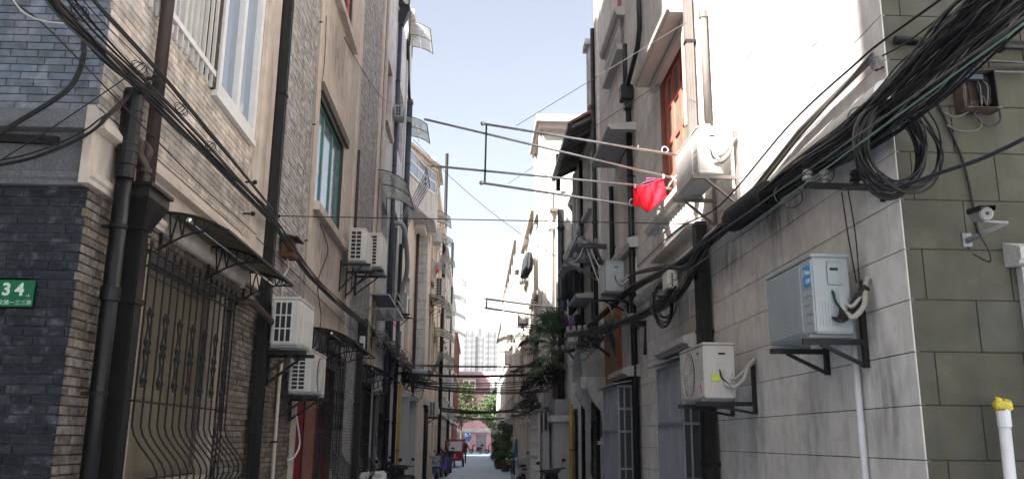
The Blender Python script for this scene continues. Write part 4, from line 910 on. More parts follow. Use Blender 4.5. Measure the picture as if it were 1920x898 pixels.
grille(LF, 5.86, 8.0, 1.2, 3.06, 'large pot-bellied scrolled iron grille over the nearest window', 15, .12, .2)
grille(LF, 12.9, 14.75, .8, 3.05, 'scrolled iron grille beside the deep red door', 13, .16, .24)
grille(LF, 17.35, 18.6, .75, 2.85, 'scrolled iron grille between two dark downpipes', 9, .14, .22)
grille(LF, 20.25, 21.65, .7, 2.85, 'farthest scrolled iron grille near the yellow gas pipe', 9, .14, .22)
awning(LF, 6.3, 8.65, 3.27, 'smoky arched awning over the nearest grilled window', .5, .13, nb=3)
awning(LF, 12.5, 15.0, 3.12, 'smoky arched awning above the deep red door', .62, .2, nb=3)
awning(LF, 17.6, 20.2, 3.02, 'dark arched awning beyond the red door one', .62, .2, nb=3)
awning(LF, 18.8, 21.2, 7.5, 'greenish clear awning over the upper dark window', .72, .3, 'awning_clear', 3, bar=True, truss=False, brace=False)
awning(LF, 25.1, 26.9, 11.35, 'greenish clear awning beside the blue downpipe', .72, .25, 'awning_clear', 3, truss=False, brace=False)
awning(LF, 25.1, 26.9, 14.6, 'greenish clear awning at the top of the rendered house', .72, .25, 'awning_clear', 3, truss=False, brace=False)
awning(L3F, 34.2, 36.2, 10.75, 'small arched awning high on the pinkish house', .75, .3, 'awning_clear', 3, truss=False)
awning(L3F, 38.2, 40, 10.7, 'small arched awning, second along the pinkish house', .75, .3, 'awning_clear', 3, truss=False)
awning(L3F, 42, 43.7, 10.5, 'small arched awning, third along the pinkish house', .75, .3, 'awning_clear', 3, truss=False)
awning(L3F, 34, 37, 7.1, 'grey ribbed canopy on the pinkish house nearest the pier', .8, .35, 'awning_clear', 4, truss=False)
awning(L3F, 37.8, 41.2, 6.3, 'wide grey canopy above the far air conditioner', .85, .3, 'awning_clear', 4, truss=False)
awning(L3F, 41.8, 45, 5.6, 'lowest grey canopy on the pinkish house', .85, .3, 'awning_clear', 4, truss=False)
for i, lb in enumerate(('lowest', 'second from the bottom', 'third from the bottom', 'topmost')):
    awning(Fr('L', -1.95), 60.2, 61.8, 9.0 + i*1.25, 'tiny arched awning at the far house edge, %s of four' % lb, 1.1, .35, 'awning_clear', 2, truss=False, brace=False, bar=False, group='four stacked tiny awnings')

# air conditioners, left
ac(LF, 9.12, 2.69, 'ivory air conditioner on black brackets under the orange lamp box', .8, .53, .29, .2, 'coil', 'perf', rows=3, cols=3)
bracket(LF, 9.38, 9.86, 2.68, .54, 'black bracket under the upper ivory unit by the elbow pipe', .36)
ac(LF, 10.35, 2.26, 'ivory air conditioner with round fan guard above the red door', 1.0, .53, .26, .16, 'coil', 'fan', rows=9, cols=2)
bracket(LF, 10.45, 11.2, 2.25, .5, 'black bracket under the unit above the red door', .3)
ac(LF, 14.38, 4.71, 'cream air conditioner with seven-row side grid beyond the green window', .9, .59, .29, .16, 'coil', 'perf', rows=7, cols=2)
bracket(LF, 14.48, 15.2, 4.70, .54, 'long black bracket under the cream unit beyond the green window', .5)
ac(LF, 15.6, 4.86, 'second cream air conditioner tucked right behind the gridded one', .95, .66, .32, .26, 'coil', 'perf', rows=9, cols=2)
bracket(LF, 15.8, 16.4, 4.85, .62, 'black bracket under the tucked-behind cream unit', .4)
ac(L3F, 32.6, 9.3, 'tiny white unit below the bay on the pinkish house', .8, .6, .3, .15, 'serv', 'fan')
ac(LF, 24.9, 5.36, 'grey-white air conditioner end-on beside the stone pier', 1.2, .6, .24, .08, 'serv', 'fan', 'accool')
bracket(LF, 25.0, 25.8, 5.35, .42, 'black bracket under the end-on unit by the stone pier', .3)
ac(L3F, 34.8, 7.5, 'small air conditioner under the folding rack with a red cloth', .85, .8, .35, .2, 'coil', 'fan', rows=6)
bracket(L3F, 34.9, 35.6, 7.49, .6, 'dark bracket under the unit with the folding rack', .3)
ac(L3F, 34.3, 2.6, 'white air conditioner low on the pinkish house above the doorway', .85, .62, .35, .1, 'coil', 'fan', rows=8)
bracket(L3F, 34.4, 35.1, 2.59, .5, 'dark bracket under the low unit by the doorway', .25)
ac(LF, 21.75, 10.25, 'slotted white unit beside the blue downpipe', .5, .36, .22, .06, 'coil', 'fan', 'accool', rows=3)
far_l = Fr('L', -1.9)
for i, (u, v) in enumerate(((47, 8.4), (49, 4.6), (52, 5.9), (56, 3.1), (64, 5.2), (68, 3.2))):
    ac(far_l if u < 58 else Fr('L', -1.95), u, v, 'small far unit, left row, %s' % ('high on the pale grey house', 'beneath the first window of the pale grey house', 'halfway along the pale grey house', 'lowest on the pale grey house', 'on the lavender house upper floor', 'low on the lavender house')[i], .9, .7, .35, .15, 'serv', 'fan', 'accool')
# lamp box, meters, boxes
t = thing('lamp_box', 'rusty orange lantern box hanging on the brick wall', 'lamp', LF.P(9.95, 3.85, .1)); u, v = 10.0, 3.86
m = MB(); m.hexa([LF.P(u,v,.03),LF.P(u+.3,v,.03),LF.P(u+.3,v,.19),LF.P(u,v,.19),LF.P(u+.03,v+.27,.03),LF.P(u+.27,v+.27,.03),LF.P(u+.27,v+.27,.14),LF.P(u+.03,v+.27,.14)]); m.build('housing', mt['orange'], t, bevel=.01)
MB().hexa([LF.P(u-.03,v+.26,.0),LF.P(u+.33,v+.26,.0),LF.P(u+.33,v+.22,.24),LF.P(u-.03,v+.22,.24),LF.P(u-.03,v+.28,.0),LF.P(u+.33,v+.28,.0),LF.P(u+.33,v+.24,.24),LF.P(u-.03,v+.24,.24)]).build('cover', mt['rust'], t)
MB().tube(smooth_path([LF.P(u+.15,v+.02,.08), LF.P(u+.17,v-.1,.1), LF.P(u+.14,v-.25,.06), LF.P(u+.16,v-.5,.05)], 5), .012, 6).build('lead', mt['cable_pale'], t)
t = thing('meter_box', 'dark meter box on the brick above the third awning', 'meter box', LF.P(17.2, 3.5, 0))
MB().box(LF, 17.15, 17.6, 3.4, 4.1, .0, .2).build('housing', mt['black'], t, bevel=.02); MB().box(LF, 17.14, 17.15, 3.5, 3.75, .05, .16).build('meter_window', mt['white'], t)
# cage on the wall
t = thing('flower_cage', 'empty steel bar cage jutting out below the cream units', 'cage', LF.P(19.5, 4.3, .3)); u0, u1, v, dp = 18.7, 20.6, 4.55, .62
for i in range(7): MB().bar(LF.P(u0+(u1-u0)*i/6, v, .0), LF.P(u0+(u1-u0)*i/6, v, dp), .03).build('floor_bar', mt['galv'], t)
for j in range(4): MB().bar(LF.P(u0, v-.02, dp*j/3), LF.P(u1, v-.02, dp*j/3), .03).build('cross_bar', mt['galv'], t)
for j in range(3): MB().bar(LF.P(u0, v+.02+.16*j, dp), LF.P(u1, v+.02+.16*j, dp), .025).build('side_rail', mt['galv'], t); MB().bar(LF.P(u1, v+.02+.16*j, 0), LF.P(u1, v+.02+.16*j, dp), .025).build('end_rail', mt['galv'], t)
MB().box(LF, u0, u1, v+.3, v+.33, .0, dp*.7).build('shelf', mt['galv'], t)
# folding drying racks
def rack(F, u, v, label, w=1.6, reach=.75, h=1.1):
    t = thing('folding_rack', label, 'drying rack', F.P(u, v, 0), 'scissor drying racks on the left'); n = 5
    for s in range(n):
        a = s*w/n
        MB().bar(F.P(u+a, v, .05), F.P(u+a+w/n, v+h, reach), .02).build('cross_bar', mt['galv'], t); MB().bar(F.P(u+a+w/n, v, .05), F.P(u+a, v+h, reach), .02).build('cross_bar', mt['galv'], t)
        MB().bar(F.P(u+a, v+h*.5, .05), F.P(u+a+w/n*1.6, v+h*.1, reach), .018).build('cross_bar', mt['galv'], t)
    MB().bar(F.P(u-.02, v+h, reach), F.P(u+w, v+h, reach), .03).build('top_bar', mt['galv'], t); MB().bar(F.P(u-.02, v, reach), F.P(u+w, v, reach), .03).build('low_bar', mt['galv'], t)
    return t
rack(LF, 24.9, 8.3, 'folded scissor rack below the glazed bay', 1.8, .78, 1.5)
rack(L3F, 34.2, 8.5, 'small scissor rack with a red cloth above the far unit', 1.9, .7, .9)
rack(L3F, 33.6, 4.1, 'pale scissor rack low on the pinkish house', 1.6, .6, 1.0)
o = MB().cub(-1.72, -1.62, 34.1, 34.14, 8.35, 8.5).build('cloth', mt['cloth_red']); tag(o, 'scrap of red cloth hung on a far scissor rack', 'cloth')
# house number plate
t = thing('number_plate', 'green house number plate reading 34 on dark brick', 'sign', (-2.85, 5.08, 2.5))
x0, z1 = FF.uv(70, 523, .02); _, z0 = FF.uv(66, 578, .02); xl = x0 - .42
MB().box(FF, xl, x0, z0, z1, .006, .022).build('plate', mt['sign_green'], t, bevel=.008)
def text(body, F, u, v, size, d, mat, parent, name='lettering', align='LEFT', sx=1, off=0):
    c = bpy.data.curves.new(name, 'FONT'); c.body = body; c.size = size; c.extrude = .0012; c.align_x = align; c.offset = off
    tmp = bpy.data.objects.new('tmp', c); COL.objects.link(tmp); dg = bpy.context.evaluated_depsgraph_get(); me = bpy.data.meshes.new_from_object(tmp.evaluated_get(dg)); bpy.data.objects.remove(tmp)
    o0 = parent.location
    for vv in me.vertices:
        q = vv.co; s_ = -1 if F.k == 'R' else 1
        vv.co = F.P(u + q.x*sx*s_, v + q.y, d + q.z) - o0
    me.materials.clear(); me.materials.append(mat); o = bpy.data.objects.new(name, me); COL.objects.link(o); o.parent = parent; KIDS.setdefault(parent.name, []).append(o); return o
h = z1 - z0
text('3', FF, xl+.225, z0+h*.44, h*.58, .0225, mt['letter'], t, 'numeral', off=.0035); text('4', FF, xl+.302, z0+h*.44, h*.58, .0225, mt['letter'], t, 'numeral', off=.0035)
text('\u6587\u8def\u4e00\u4e09\u4e09\u5f04', FF, xl+.212, z0+h*.12, h*.185, .0225, mt['letter'], t, 'lettering')
MB().bar(FF.P(xl+.37, z0+h*.42, .0245), FF.P(xl+.377, z0+h*.42, .0245), .004, .002, up=(0,-1,0)).build('dash', mt['letter'], t)
MB().bar(FF.P(xl+.385, z0+h*.39, .0245), FF.P(xl+.385, z0+h*.46, .0245), .005, .002, up=(0,-1,0)).build('numeral', mt['letter'], t)
# iron bracket bar on the front wall band
t = thing('cable_bracket', 'dark steel bar bolted to the pale band of the corner wall', 'bracket', (-2.8, 5.0, 3.5))
MB().bar(FF.P(-3.6, 3.545, .05), FF.P(-2.6, 3.515, .05), .035, .05).build('bar', mt['black'], t)
for x in (-3.3, -2.7): MB().tube([FF.P(x, 3.53, .0), FF.P(x, 3.53, .09)], .012, 8).build('bolt', mt['iron'], t)

# ================================================================ fittings on the right
dv = mt['accool']
def r_uv(px, py, d=0): return RF.uv(px, py, d)
big = ac(RF, 5.78, 2.47, 'large white air conditioner with a blue sticker near the corner', .94, .58, .27, .12, 'serv', 'perf', 'accool')
MB().box(RF, 5.81, 5.93, 2.83, 2.98, .3905, .3935).build('sticker', mt['sticker_blue'], big)
text('Midea', RF, 5.902, 2.915, .046, .3945, mt['white'], big, 'lettering', sx=.85)
m = MB(); m.tube([RF.P(5.9+.026*math.cos(a), 2.928+.026*math.sin(a), .3945) for a in [rad(-50+24*i) for i in range(11)]], .003, 4); m.build('emblem', mt['white'], big)
text('\u7f8e\u7684', RF, 5.895, 2.853, .042, .3945, mt['white'], big, 'lettering')
m = MB()
for i in range(6): m.tube(smooth_path([RF.P(5.77,2.6,.27-.02*i), RF.P(5.71,2.56+.02*i,.24), RF.P(5.72,2.6,.16), RF.P(5.68,2.7+.03*i,.08)], 4), .008, 6)
m.build('wiring', mt['cable'], big); MB().tube(smooth_path([RF.P(5.75,2.6,.16), RF.P(5.7,2.72,.12), RF.P(5.67,2.8,.05)], 4), .028, 8).build('pipe_wrap', mt['cable'], big)
bracket(RF, 5.85, 6.52, 2.46, .46, 'black bracket under the large unit with the blue sticker', .2, .28)
gre = ac(RF, 8.3, 2.14, 'white air conditioner with round fan and yellow energy label', .98, .56, .31, .2, 'serv', 'fan', 'acwhite')
MB().box(RF, 8.287, 8.2995, 2.33, 2.39, .36, .44).build('label', mt['sticker_yg'], gre)
text('GREE', RF, 8.56, 2.6, .036, .5115, mt['cable_grey'], gre); MB().box(RF, 8.36, 8.46, 2.19, 2.33, .5095, .513).build('label', mt['white'], gre)
MB().tube([RF.P(8.41+.03*math.cos(i/10*6.28), 2.26+.04*math.sin(i/10*6.28), .515) for i in range(9)], .006, 5).build('emblem', mt['sticker_pink'], gre)
bracket(RF, 8.3, 9.05, 2.13, .6, 'black bracket with tall rail under the round-fan unit', .12, .42)
up = ac(RF, 8.5, 4.5, 'sunlit white air conditioner below the red upper window', .98, .55, .27, .15, 'serv', 'perf', 'acwhite')
for o in KIDS[up.name]:
    if o.name.startswith('pipe_wrap'): o.data.materials[0] = mt['pipe_taupe']
bracket(RF, 8.46, 9.35, 4.49, .5, 'pale steel bracket under the sunlit unit', .34, .5, 'pipe_taupe')
ac(RF, 14.4, 4.25, 'grey-white air conditioner beside the drainpipe below the second window', .77, .55, .32, .2, 'serv', 'perf', 'accool')
bracket(RF, 14.45, 15.1, 4.24, .6, 'rusty bracket under the unit beside the drainpipe', .25)
for i, (F, u, v, lb) in enumerate(((R3F, 37.5, 9.2, 'white unit high on the cream house above a clear awning'), (R3F, 34.0, 6.3, 'white unit beside the drying clothes on the cream house'), (R3F, 41, 5, 'small unit further along the cream house'), (Fr('R', 2.15), 47, 5.8, 'small far unit on the stepped-parapet house'), (Fr('R', 2.25), 62, 8.0, 'tiny far unit on the white rendered house'), (RF, 27.0, 2.75, 'boxy unit standing above the white lattice gate'))):
    ac(F, u, v, lb, .9, .75, .4, .15, 'serv', 'fan', 'acwhite')
    if i < 3: bracket(F, u+.1, u+.8, v-.01, .6, 'dark bracket under the ' + lb, .3)
awning(R3F, 35.6, 37.4, 8.4, 'clear arched awning under the high unit on the cream house', .75, .3, 'awning_clear', 3, truss=False)
awning(R3F, 40.4, 42.4, 6.4, 'grey awning further along the cream house', .75, .3, 'awning_clear', 3, truss=False)
awning(Fr('R', 2.15), 46, 48.5, 5.0, 'grey awning on the stepped-parapet house', .85, .3, 'awning_clear', 3, truss=False)
awning(Fr('R', 2.15), 50, 52.5, 7.5, 'upper dark awning on the stepped-parapet house', .9, .3, 'awning', 3, truss=False)
awning(R3F, 30.2, 32, 5.1, 'small dark awning behind the palm fronds', .7, .25, 'awning', 3, truss=False)
awning(R3F, 33.2, 34.6, 4.4, 'lower dark awning behind the palm fronds', .7, .25, 'awning', 3, truss=False)
# pipes and ducts, right
duct('downpipe', 'broad dark ribbed downpipe between the two big white units', RF, 9.75, .3, 4.3, .19, .13, .03, mt['duct'], 'dark downpipes on the right', (3.0, 1.5), 4)
duct('cable_duct', 'ribbed taupe duct beside the red upper window', RF, 9.93, 5.0, 12, .1, .1, .03, mt['pipe_taupe'], None, (6.75,), 3, cat='duct')
duct('cable_duct', 'smooth white duct right against the red upper window', RF, 10.17, 5.7, 9, .11, .08, .03, mt['cream'], None, (), 0, cat='duct')
pipe('duct_pipe', 'capped taupe pipe on the sunlit wall above the unit', RF, 9.28, 5.4, 6.86, .07, .042, mt['pipe_taupe'], None, (), (6.8,), cat='pipe')
pipe('drainpipe', 'long black drainpipe passing the second upper window', RF, 14.2, .2, 7.6, .09, .055, mt['pvc_black'], 'black drainpipes on the right', (3.6, 5.2, 6.3), (4.9,), cat='drainpipe')
t = thing('rain_hopper', 'black square hopper on the right wall with a cranked inlet', 'rain hopper', RF.P(14.2, 7.6, .1))
m = MB(); m.box(RF, 14.08, 14.34, 7.72, 8.0, .01, .24); m.build('hopper', mt['pvc_black'], t, bevel=.02); MB().box(RF, 14.14, 14.28, 7.56, 7.72, .03, .17).build('neck', mt['pvc_black'], t)
MB().tube([RF.P(14.2,7.95,.12), RF.P(13.3,8.35,.07), RF.P(13.1,8.6,.07), RF.P(13.1,9.3,.07)], .045, 10).build('inlet_pipe', mt['pvc_black'], t); MB().tube([RF.P(14.3,7.95,.12), RF.P(14.35,8.9,.1)], .045, 10).build('inlet_pipe', mt['pvc_black'], t)
pipe('drainpipe', 'black drainpipe ending in a swan neck left of the second window', RF, 16.35, 4.7, 6.75, .08, .05, mt['pvc_black'], 'black drainpipes on the right', (5.5,), (), cat='drainpipe')
pipe('drainpipe', 'black drainpipe rising above the roofline at the stucco house edge', RF, 18.6, .2, 11.4, .1, .05, mt['pvc_black'], 'black drainpipes on the right', (4.6, 9), (6.6, 9.4, 4.4), cat='drainpipe')
pipe('drainpipe', 'thin black drainpipe on the eaved house', RF, 21.1, .2, 8.9, .1, .05, mt['pvc_black'], 'black drainpipes on the right', (4.6,), (7.2,), cat='drainpipe')
pipe('drainpipe', 'thick dark drainpipe at the far end of the eaved house', RF, 26.0, .2, 8.9, .14, .1, mt['duct'], 'black drainpipes on the right', (5,), (8.3, 6), cat='drainpipe')
pipe('drainpipe', 'white plastic downpipe with a funnel on the cream end wall', S3, 2.55, 2.5, 10.4, .1, .055, mt['pvc_white'], None, (5,), (), cat='drainpipe')
t = thing('rain_hopper', 'white funnel at the top of the white downpipe', 'rain hopper', S3.P(2.55, 9.0, .1)); MB().box(S3, 2.43, 2.67, 8.95, 9.2, .02, .24).build('hopper', mt['pvc_white'], t, bevel=.03)
pipe('conduit', 'white conduit down the wall below the large corner unit', RF, 5.98, .3, 2.6, .035, .024, mt['pvc_white'], None, (), (), cat='conduit')
pipe('prop_pipe', 'slanting black pole leaning beside the barred window cage', RF, 17.4, .3, 2.2, .12, .03, mt['black'], None, (), (), pts=[RF.P(15.6,.2,.42), RF.P(17.5,2.25,.1)], cat='pole')
t = thing('wall_pipe', 'black pipe running along the greenish end wall', 'pipe', (3.4, 5.15, 4.45))
z = GF.uv(1800, 82, .05)[1]; MB().tube([GF.P(2.8, z+.01, .05), GF.P(3.2, z, .05), GF.P(4.6, z-.01, .05)], .03, 10).build('pipe_run', mt['pvc_black'], t)
for x in (3.05, 3.55): MB().box(GF, x-.01, x+.01, z-.04, z+.04, 0, .085).build('clamp', mt['iron'], t)
t = thing('standpipe', 'white plastic standpipe with a yellow bag tied over its end', 'pipe', GF.P(3.32, .3, .1)); a = GF.uv(1880, 765, .12); b = GF.uv(1888, 898, .12)
MB().tube([GF.P(b[0]+.0, .3, .12), GF.P(a[0], a[1], .12)], .034, 14).build('pipe_run', mt['pvc_white'], t); MB().lathe2(GF.P(a[0], a[1]-.11, .12), (0,0,1), [(0,.036),(0,.039),(.1,.039),(.11,.036)], 14).build('socket', mt['pvc_white'], t)
m = MB(); rr = random.Random(4); vs = []; n = 18
m.ball(GF.P(a[0], a[1]+.015, .12), .05, 30, 16, (1.1, 1, .8)); m.v = [tuple(Vector(v) + Vector((rr.uniform(-1,1), rr.uniform(-1,1), rr.uniform(-1,1)))*.0075) for v in m.v]
m.ball(GF.P(a[0]-.03, a[1]+.04, .13), .022, 8, 6); m.v[-56:] = [tuple(Vector(v) + Vector((rr.uniform(-1,1), 0, rr.uniform(-1,1)))*.008) for v in m.v[-56:]]
m.build('tied_bag', mt['bag'], t)
# camera on the end wall
t = thing('security_camera', 'white bullet security camera on a stalk fixed to the greenish wall', 'camera', GF.P(3.2, 2.9, .1))
c = ony(4.82, 1843, 402); bs = GF.uv(1812, 452, 0)
MB().box(GF, bs[0]-.03, bs[0]+.03, bs[1]-.04, bs[1]+.05, 0, .012).build('mount_plate', mt['galv'], t)
MB().tube([GF.P(bs[0], bs[1], .01), GF.P(bs[0]+.09, bs[1]+.05, .3)], [.019, .01], 10).build('arm', mt['camgrey'], t)
MB().tube([GF.P(bs[0]+.09, bs[1]+.05, .3), c + Vector((.02, .05, -.03))], .008, 8).build('joint', mt['camgrey'], t)
ax = Vector((-.18, -1, -.16)).normalized()
MB().lathe2(c + ax*-.12, ax, [(0,.036),(.16,.04),(.17,.042)], 18).build('body', mt['camgrey'], t); MB().lathe2(c + ax*.05, ax, [(0,.036),(.012,.034)], 18).build('bezel', mt['acgrille'], t)
m = MB(); m.lathe2(c + ax*.062, ax, [(0,.029),(.003,.029)], 18); m.build('lens_ring', mt['lens'], t); MB().lathe2(c + ax*.066, ax, [(0,.011),(.003,.01)], 12).build('lens', mt['black'], t)
up_ = Vector((0,0,1)); sx_ = ax.cross(up_).normalized()
m = MB(); p0, p1 = c - ax*.13 + up_*.043, c + ax*.09 + up_*.046
m.bar(p0, p1, .082, .004); m.bar(p0 + sx_*.041 - up_*.016, p1 + sx_*.041 - up_*.012, .004, .03); m.bar(p0 - sx_*.041 - up_*.016, p1 - sx_*.041 - up_*.012, .004, .03); m.build('sun_shield', mt['black'], t)
MB().tube(smooth_path([c + Vector((.0,.1,-.03)), c + Vector((.02,.08,-.12)), c + Vector((.07,.1,-.2)), c + Vector((.1,.15,-.26)), c + Vector((.03,.2,-.2))], 5), .005, 6).build('lead', mt['cable'], t)
MB().tube(smooth_path([GF.P(*GF.uv(px, py, .02), .02) for px, py in ((1745, 165), (1775, 230), (1805, 300), (1822, 370), (1834, 440))], 5), .009, 6).build('feed_cable', mt['cable'], t)
# rusty junction box
t = thing('junction_box', 'open rusty junction box spilling cables on the greenish wall', 'junction box', GF.P(3.0, 4.0, .05))
x0, z1 = GF.uv(1785, 140, .02); x1, z0 = GF.uv(1858, 215, .02)
m = MB(); m.box(GF, x0, x1, z0, z1, .003, .012); m.build('back_plate', mt['rust'], t)
MB().box(GF, x0, x0+.008, z0, z1, .012, .12).build('side', mt['rust'], t); MB().box(GF, x1-.008, x1, z0, z1, .012, .12).build('side', mt['black'], t)
MB().box(GF, x0+.008, x1-.008, z1-.008, z1, .012, .12).build('top', mt['rust'], t); MB().box(GF, x0+.008, x1+.01, z0, z0+.006, .012, .14).build('flap', mt['rust'], t)
MB().box(GF, x0+.05, x0+.17, z1-.06, z1-.025, .05, .09).build('terminal_block', mt['pipe_blue'], t); MB().box(GF, x1-.07, x1-.012, z0+.06, z1-.02, .012, .06).build('fuse_box', mt['black'], t)
for i in range(7):
    m = MB(); q = rr.uniform(-.03, .03)
    q2 = rr.uniform(-.04,.05); m.tube(smooth_path([GF.P(x0+.05+.02*i+q, z1-.05, .06), GF.P(x0+.03+.022*i+q2, (z0+z1)/2+q, .1), GF.P(x0+.05+.018*i+q, z0+.03, .08+q2*.5), GF.P(x0+.13+q2, z0+.09+q, .06)], 6), .0045, 5); m.build('wire', mt['cable_grey' if i % 2 else 'cable'], t)
for pts, mm in (([(1848,175),(1868,195),(1876,225),(1858,238),(1838,228),(1832,212)], 'cable_blue'), ([(1770,212),(1790,220),(1812,212),(1820,205)], 'cable_grey'), ([(1775,235),(1800,246),(1832,244),(1840,230),(1825,212)], 'cable_grey'), ([(1800,138),(1770,138),(1757,150),(1748,172)], 'cable_grey')):
    MB().tube(smooth_path([GF.P(*GF.uv(px, py, .05), .05) for px, py in pts], 6), .007, 6).build('cable', mt[mm], t)
# ================================================================ cables
rc = random.Random(21)
def bundle(name, label, path, rx, n, r, mats, parts_n=6, spread=1., wob=1., cat='cables', name2='cable'):
    """strands laid loosely together along a path"""
    P = smooth_path(path, parts_n); t = thing(name, label, cat, P[len(P)//2])
    rxs = rx if isinstance(rx, (list, tuple)) else [rx]*len(path)
    L = len(P); rr_ = []
    for i in range(L):
        f = i/(L-1)*(len(rxs)-1); k = min(int(f), len(rxs)-2); rr_.append(rxs[k]*(1-(f-k)) + rxs[k+1]*(f-k))
    for s in range(n):
        a = rc.uniform(0, 6.28); q = math.sqrt(rc.random()); ph = rc.uniform(0, 6.28); w1 = rc.uniform(.15, .5)*wob; pts = []
        tw = rc.uniform(-1.1, 1.1)*min(1, wob*.8); ma = .06*wob
        for i, p in enumerate(P):
            tt = (P[min(i+1, L-1)] - P[max(i-1, 0)]).normalized(); e1 = tt.cross(Vector((0,0,1))).normalized(); e2 = e1.cross(tt)
            th = a + tw*i/L + ma*math.sin(ph + w1*i*1.7); ra = rr_[i]*(q + ma*1.6*math.sin(ph*2 + w1*i*.8))
            pts.append(p + e1*ra*math.cos(th) + e2*ra*math.sin(th)*spread)
        MB().tube(pts, r*rc.uniform(.6, 1.4), 6, True).build(name2, mt[rc.choice(mats)], t)
    return t
def tangle(name, label, path, rad_, n, r, mats, cat='cables'):
    t = thing(name, label, cat, path[len(path)//2]); P = [Vector(p) for p in path]
    for k in range(n):
        a = rc.uniform(0, .5); b = rc.uniform(.5, 1); m = rc.randint(4, 7); pts = []
        for i in range(m):
            f = (a+(b-a)*i/(m-1))*(len(P)-1); j = min(int(f), len(P)-2); q = P[j].lerp(P[j+1], f-j)
            s_ = rad_*(1 if 0 < i < m-1 else .4); pts.append(q + Vector((rc.gauss(0,.5), rc.gauss(0,.5), rc.gauss(-.15,.55)))*s_)
        MB().tube(smooth_path(pts, 5), r*rc.uniform(.6,1.5), 5).build('cable', mt[rc.choice(mats)], t)
    return t
PX = lambda F, d, pts: [F.P(*F.uv(px, py, d), d) for px, py in pts]
K3 = ['cable']*9 + ['cable_blue', 'cable_grey']
bun = bundle('cable_bundle', 'thick sagging bundle of black cables climbing to the top right corner', PX(RF, .16, [(1935,-60),(1880,5),(1800,82),(1700,178),(1600,262),(1500,325),(1420,382),(1350,432)]), [.18,.19,.19,.18,.16,.12,.075,.06], 80, .0068, K3 + ['cable_grey', 'cable_grey'], 7, .8, 1.2)
MB().tube(smooth_path(PX(RF, .16, [(1440,362),(1415,382),(1385,405),(1372,415)]), 6), .115, 12).build('taped_splice', mt['cable'], bun)
for i in range(14):
    p = PX(RF, .16, [(1438-4.6*i, 364+3.5*i)])[0]; MB().lathe2(p, Vector((.0, 1, -.02)), [(-.014,.115),(0,.13),(.014,.115)], 14).build('wrapping', mt['cable'], bun)
for (px, py) in ((1622, 205), (1535, 300), (1478, 345)):
    p = PX(RF, .16, [(px, py+22)])[0]; MB().tube([p + Vector((.12*math.cos(a), .02*math.sin(a), .11*math.sin(a))) for a in [6.2832*i/18 for i in range(19)]], .005, 5).build('tie', mt['cable_grey'], bun)
bundle('cable_bundle', 'black cables continuing from the splice toward the arched porch', PX(RF, .2, [(1372,415),(1330,450),(1285,487),(1235,515),(1180,545),(1130,590),(1090,625)]), [.06,.06,.05,.05,.06,.06,.05], 30, .0085, K3 + ['cable_grey', 'cable_pale'], 6, .8, 1.4)
bundle('cable_bundle', 'loose upper strands curving past the drainpipe on the right wall', PX(RF, .2, [(1372,412),(1320,462),(1290,500),(1250,500),(1200,510),(1180,520)]), [.05,.05,.05,.04,.03,.03], 12, .009, K3 + ['cable_grey'], 6, .8, 1.6)
bundle('cable_bundle', 'dark strands dropping to the white splitter box', PX(RF, .22, [(1330,450),(1300,505),(1280,540),(1262,560),(1230,560)]), .05, 14, .009, K3, 6)
bundle('cable_bundle', 'sagging strands between splitter box and insulator arm', PX(RF, .3, [(1265,545),(1235,575),(1180,600),(1130,615),(1065,630)]), .07, 20, .009, K3 + ['cable_pale'], 6, 1, 1.6)
# the thick old conduit behind the bundle
t = thing('wall_conduit', 'old straight conduit lying behind the cable bundle on the sunlit wall', 'conduit', RF.P(7, 4.3, .05))
MB().tube(PX(RF, .05, [(1637,108),(1500,245),(1400,372)]), .022, 8).build('conduit_run', mt['pipe_taupe'], t); MB().tube(PX(RF, .07, [(1637,100),(1500,255),(1410,370)]), .012, 8).build('conduit_run', mt['cable_grey'], t)
def insulator(mat, c, s=1., parent=None, ax=(0,0,1)):
    MB().lathe2(c, ax, [(0,.018*s),(.02*s,.018*s),(.022*s,.034*s),(.04*s,.03*s),(.045*s,.02*s),(.055*s,.03*s),(.075*s,.026*s),(.085*s,.012*s)], 12).build('insulator', mat, parent)
t = thing('corner_insulator', 'ribbed grey insulator at the sunlit wall corner', 'insulator', RF.P(5.4, 4.3, .1))
c = RF.P(*RF.uv(1640, 118, .06), .06)
for i in range(5): MB().lathe2(c + Vector((0,0,.02*i-.05)), (0,0,1), [(0,.02),(.008,.034),(.014,.02)], 12).build('rib', mt['ceramic'], t)
MB().bar(c + Vector((0,0,-.06)), c + Vector((.06,0,-.03)), .012).build('hook', mt['iron'], t)
# coils
def coil(label, cx, cy, rx, ry, n, d, mats, F=RF, tie=True, jit=.12, group='hanging cable coils'):
    c = F.P(*F.uv(cx, cy, d), d); t = thing('cable_coil', label, 'cable coil', c, group); s_ = (c - CAMP).length/FPX
    for k in range(n):
        a, b = rx*s_*(1+rc.uniform(-jit, jit)), ry*s_*(1+rc.uniform(-jit, jit)); ox, oz, oy = rc.uniform(-.03,.03)*rx*s_*6*jit, rc.uniform(-.04,.04), rc.uniform(-.05,.05); tl = rc.uniform(-.15,.15)
        MB().tube([c + Vector((a*math.cos(th)+ox + tl*b*math.sin(th)*.5, oy + .04*math.sin(th+k), b*math.sin(th)+oz)) for th in [6.2832*i/36 for i in range(37)]], .0085*rc.uniform(.7,1.2), 6).build('loop', mt[rc.choice(mats)], t)
    if tie:
        for q in (.05, -.02): MB().lathe2(c + Vector((rx*s_*.1, 0, ry*s_*(.95+q))), (1,0,.2), [(-.02,.05),(.02,.05)], 10).build('tie', mt['cable_blue'], t)
    return t
coil('thick black cable coil hanging from the bundle at the wall corner', 1668, 278, 56, 72, 12, .2, K3 + ['cable_blue'])
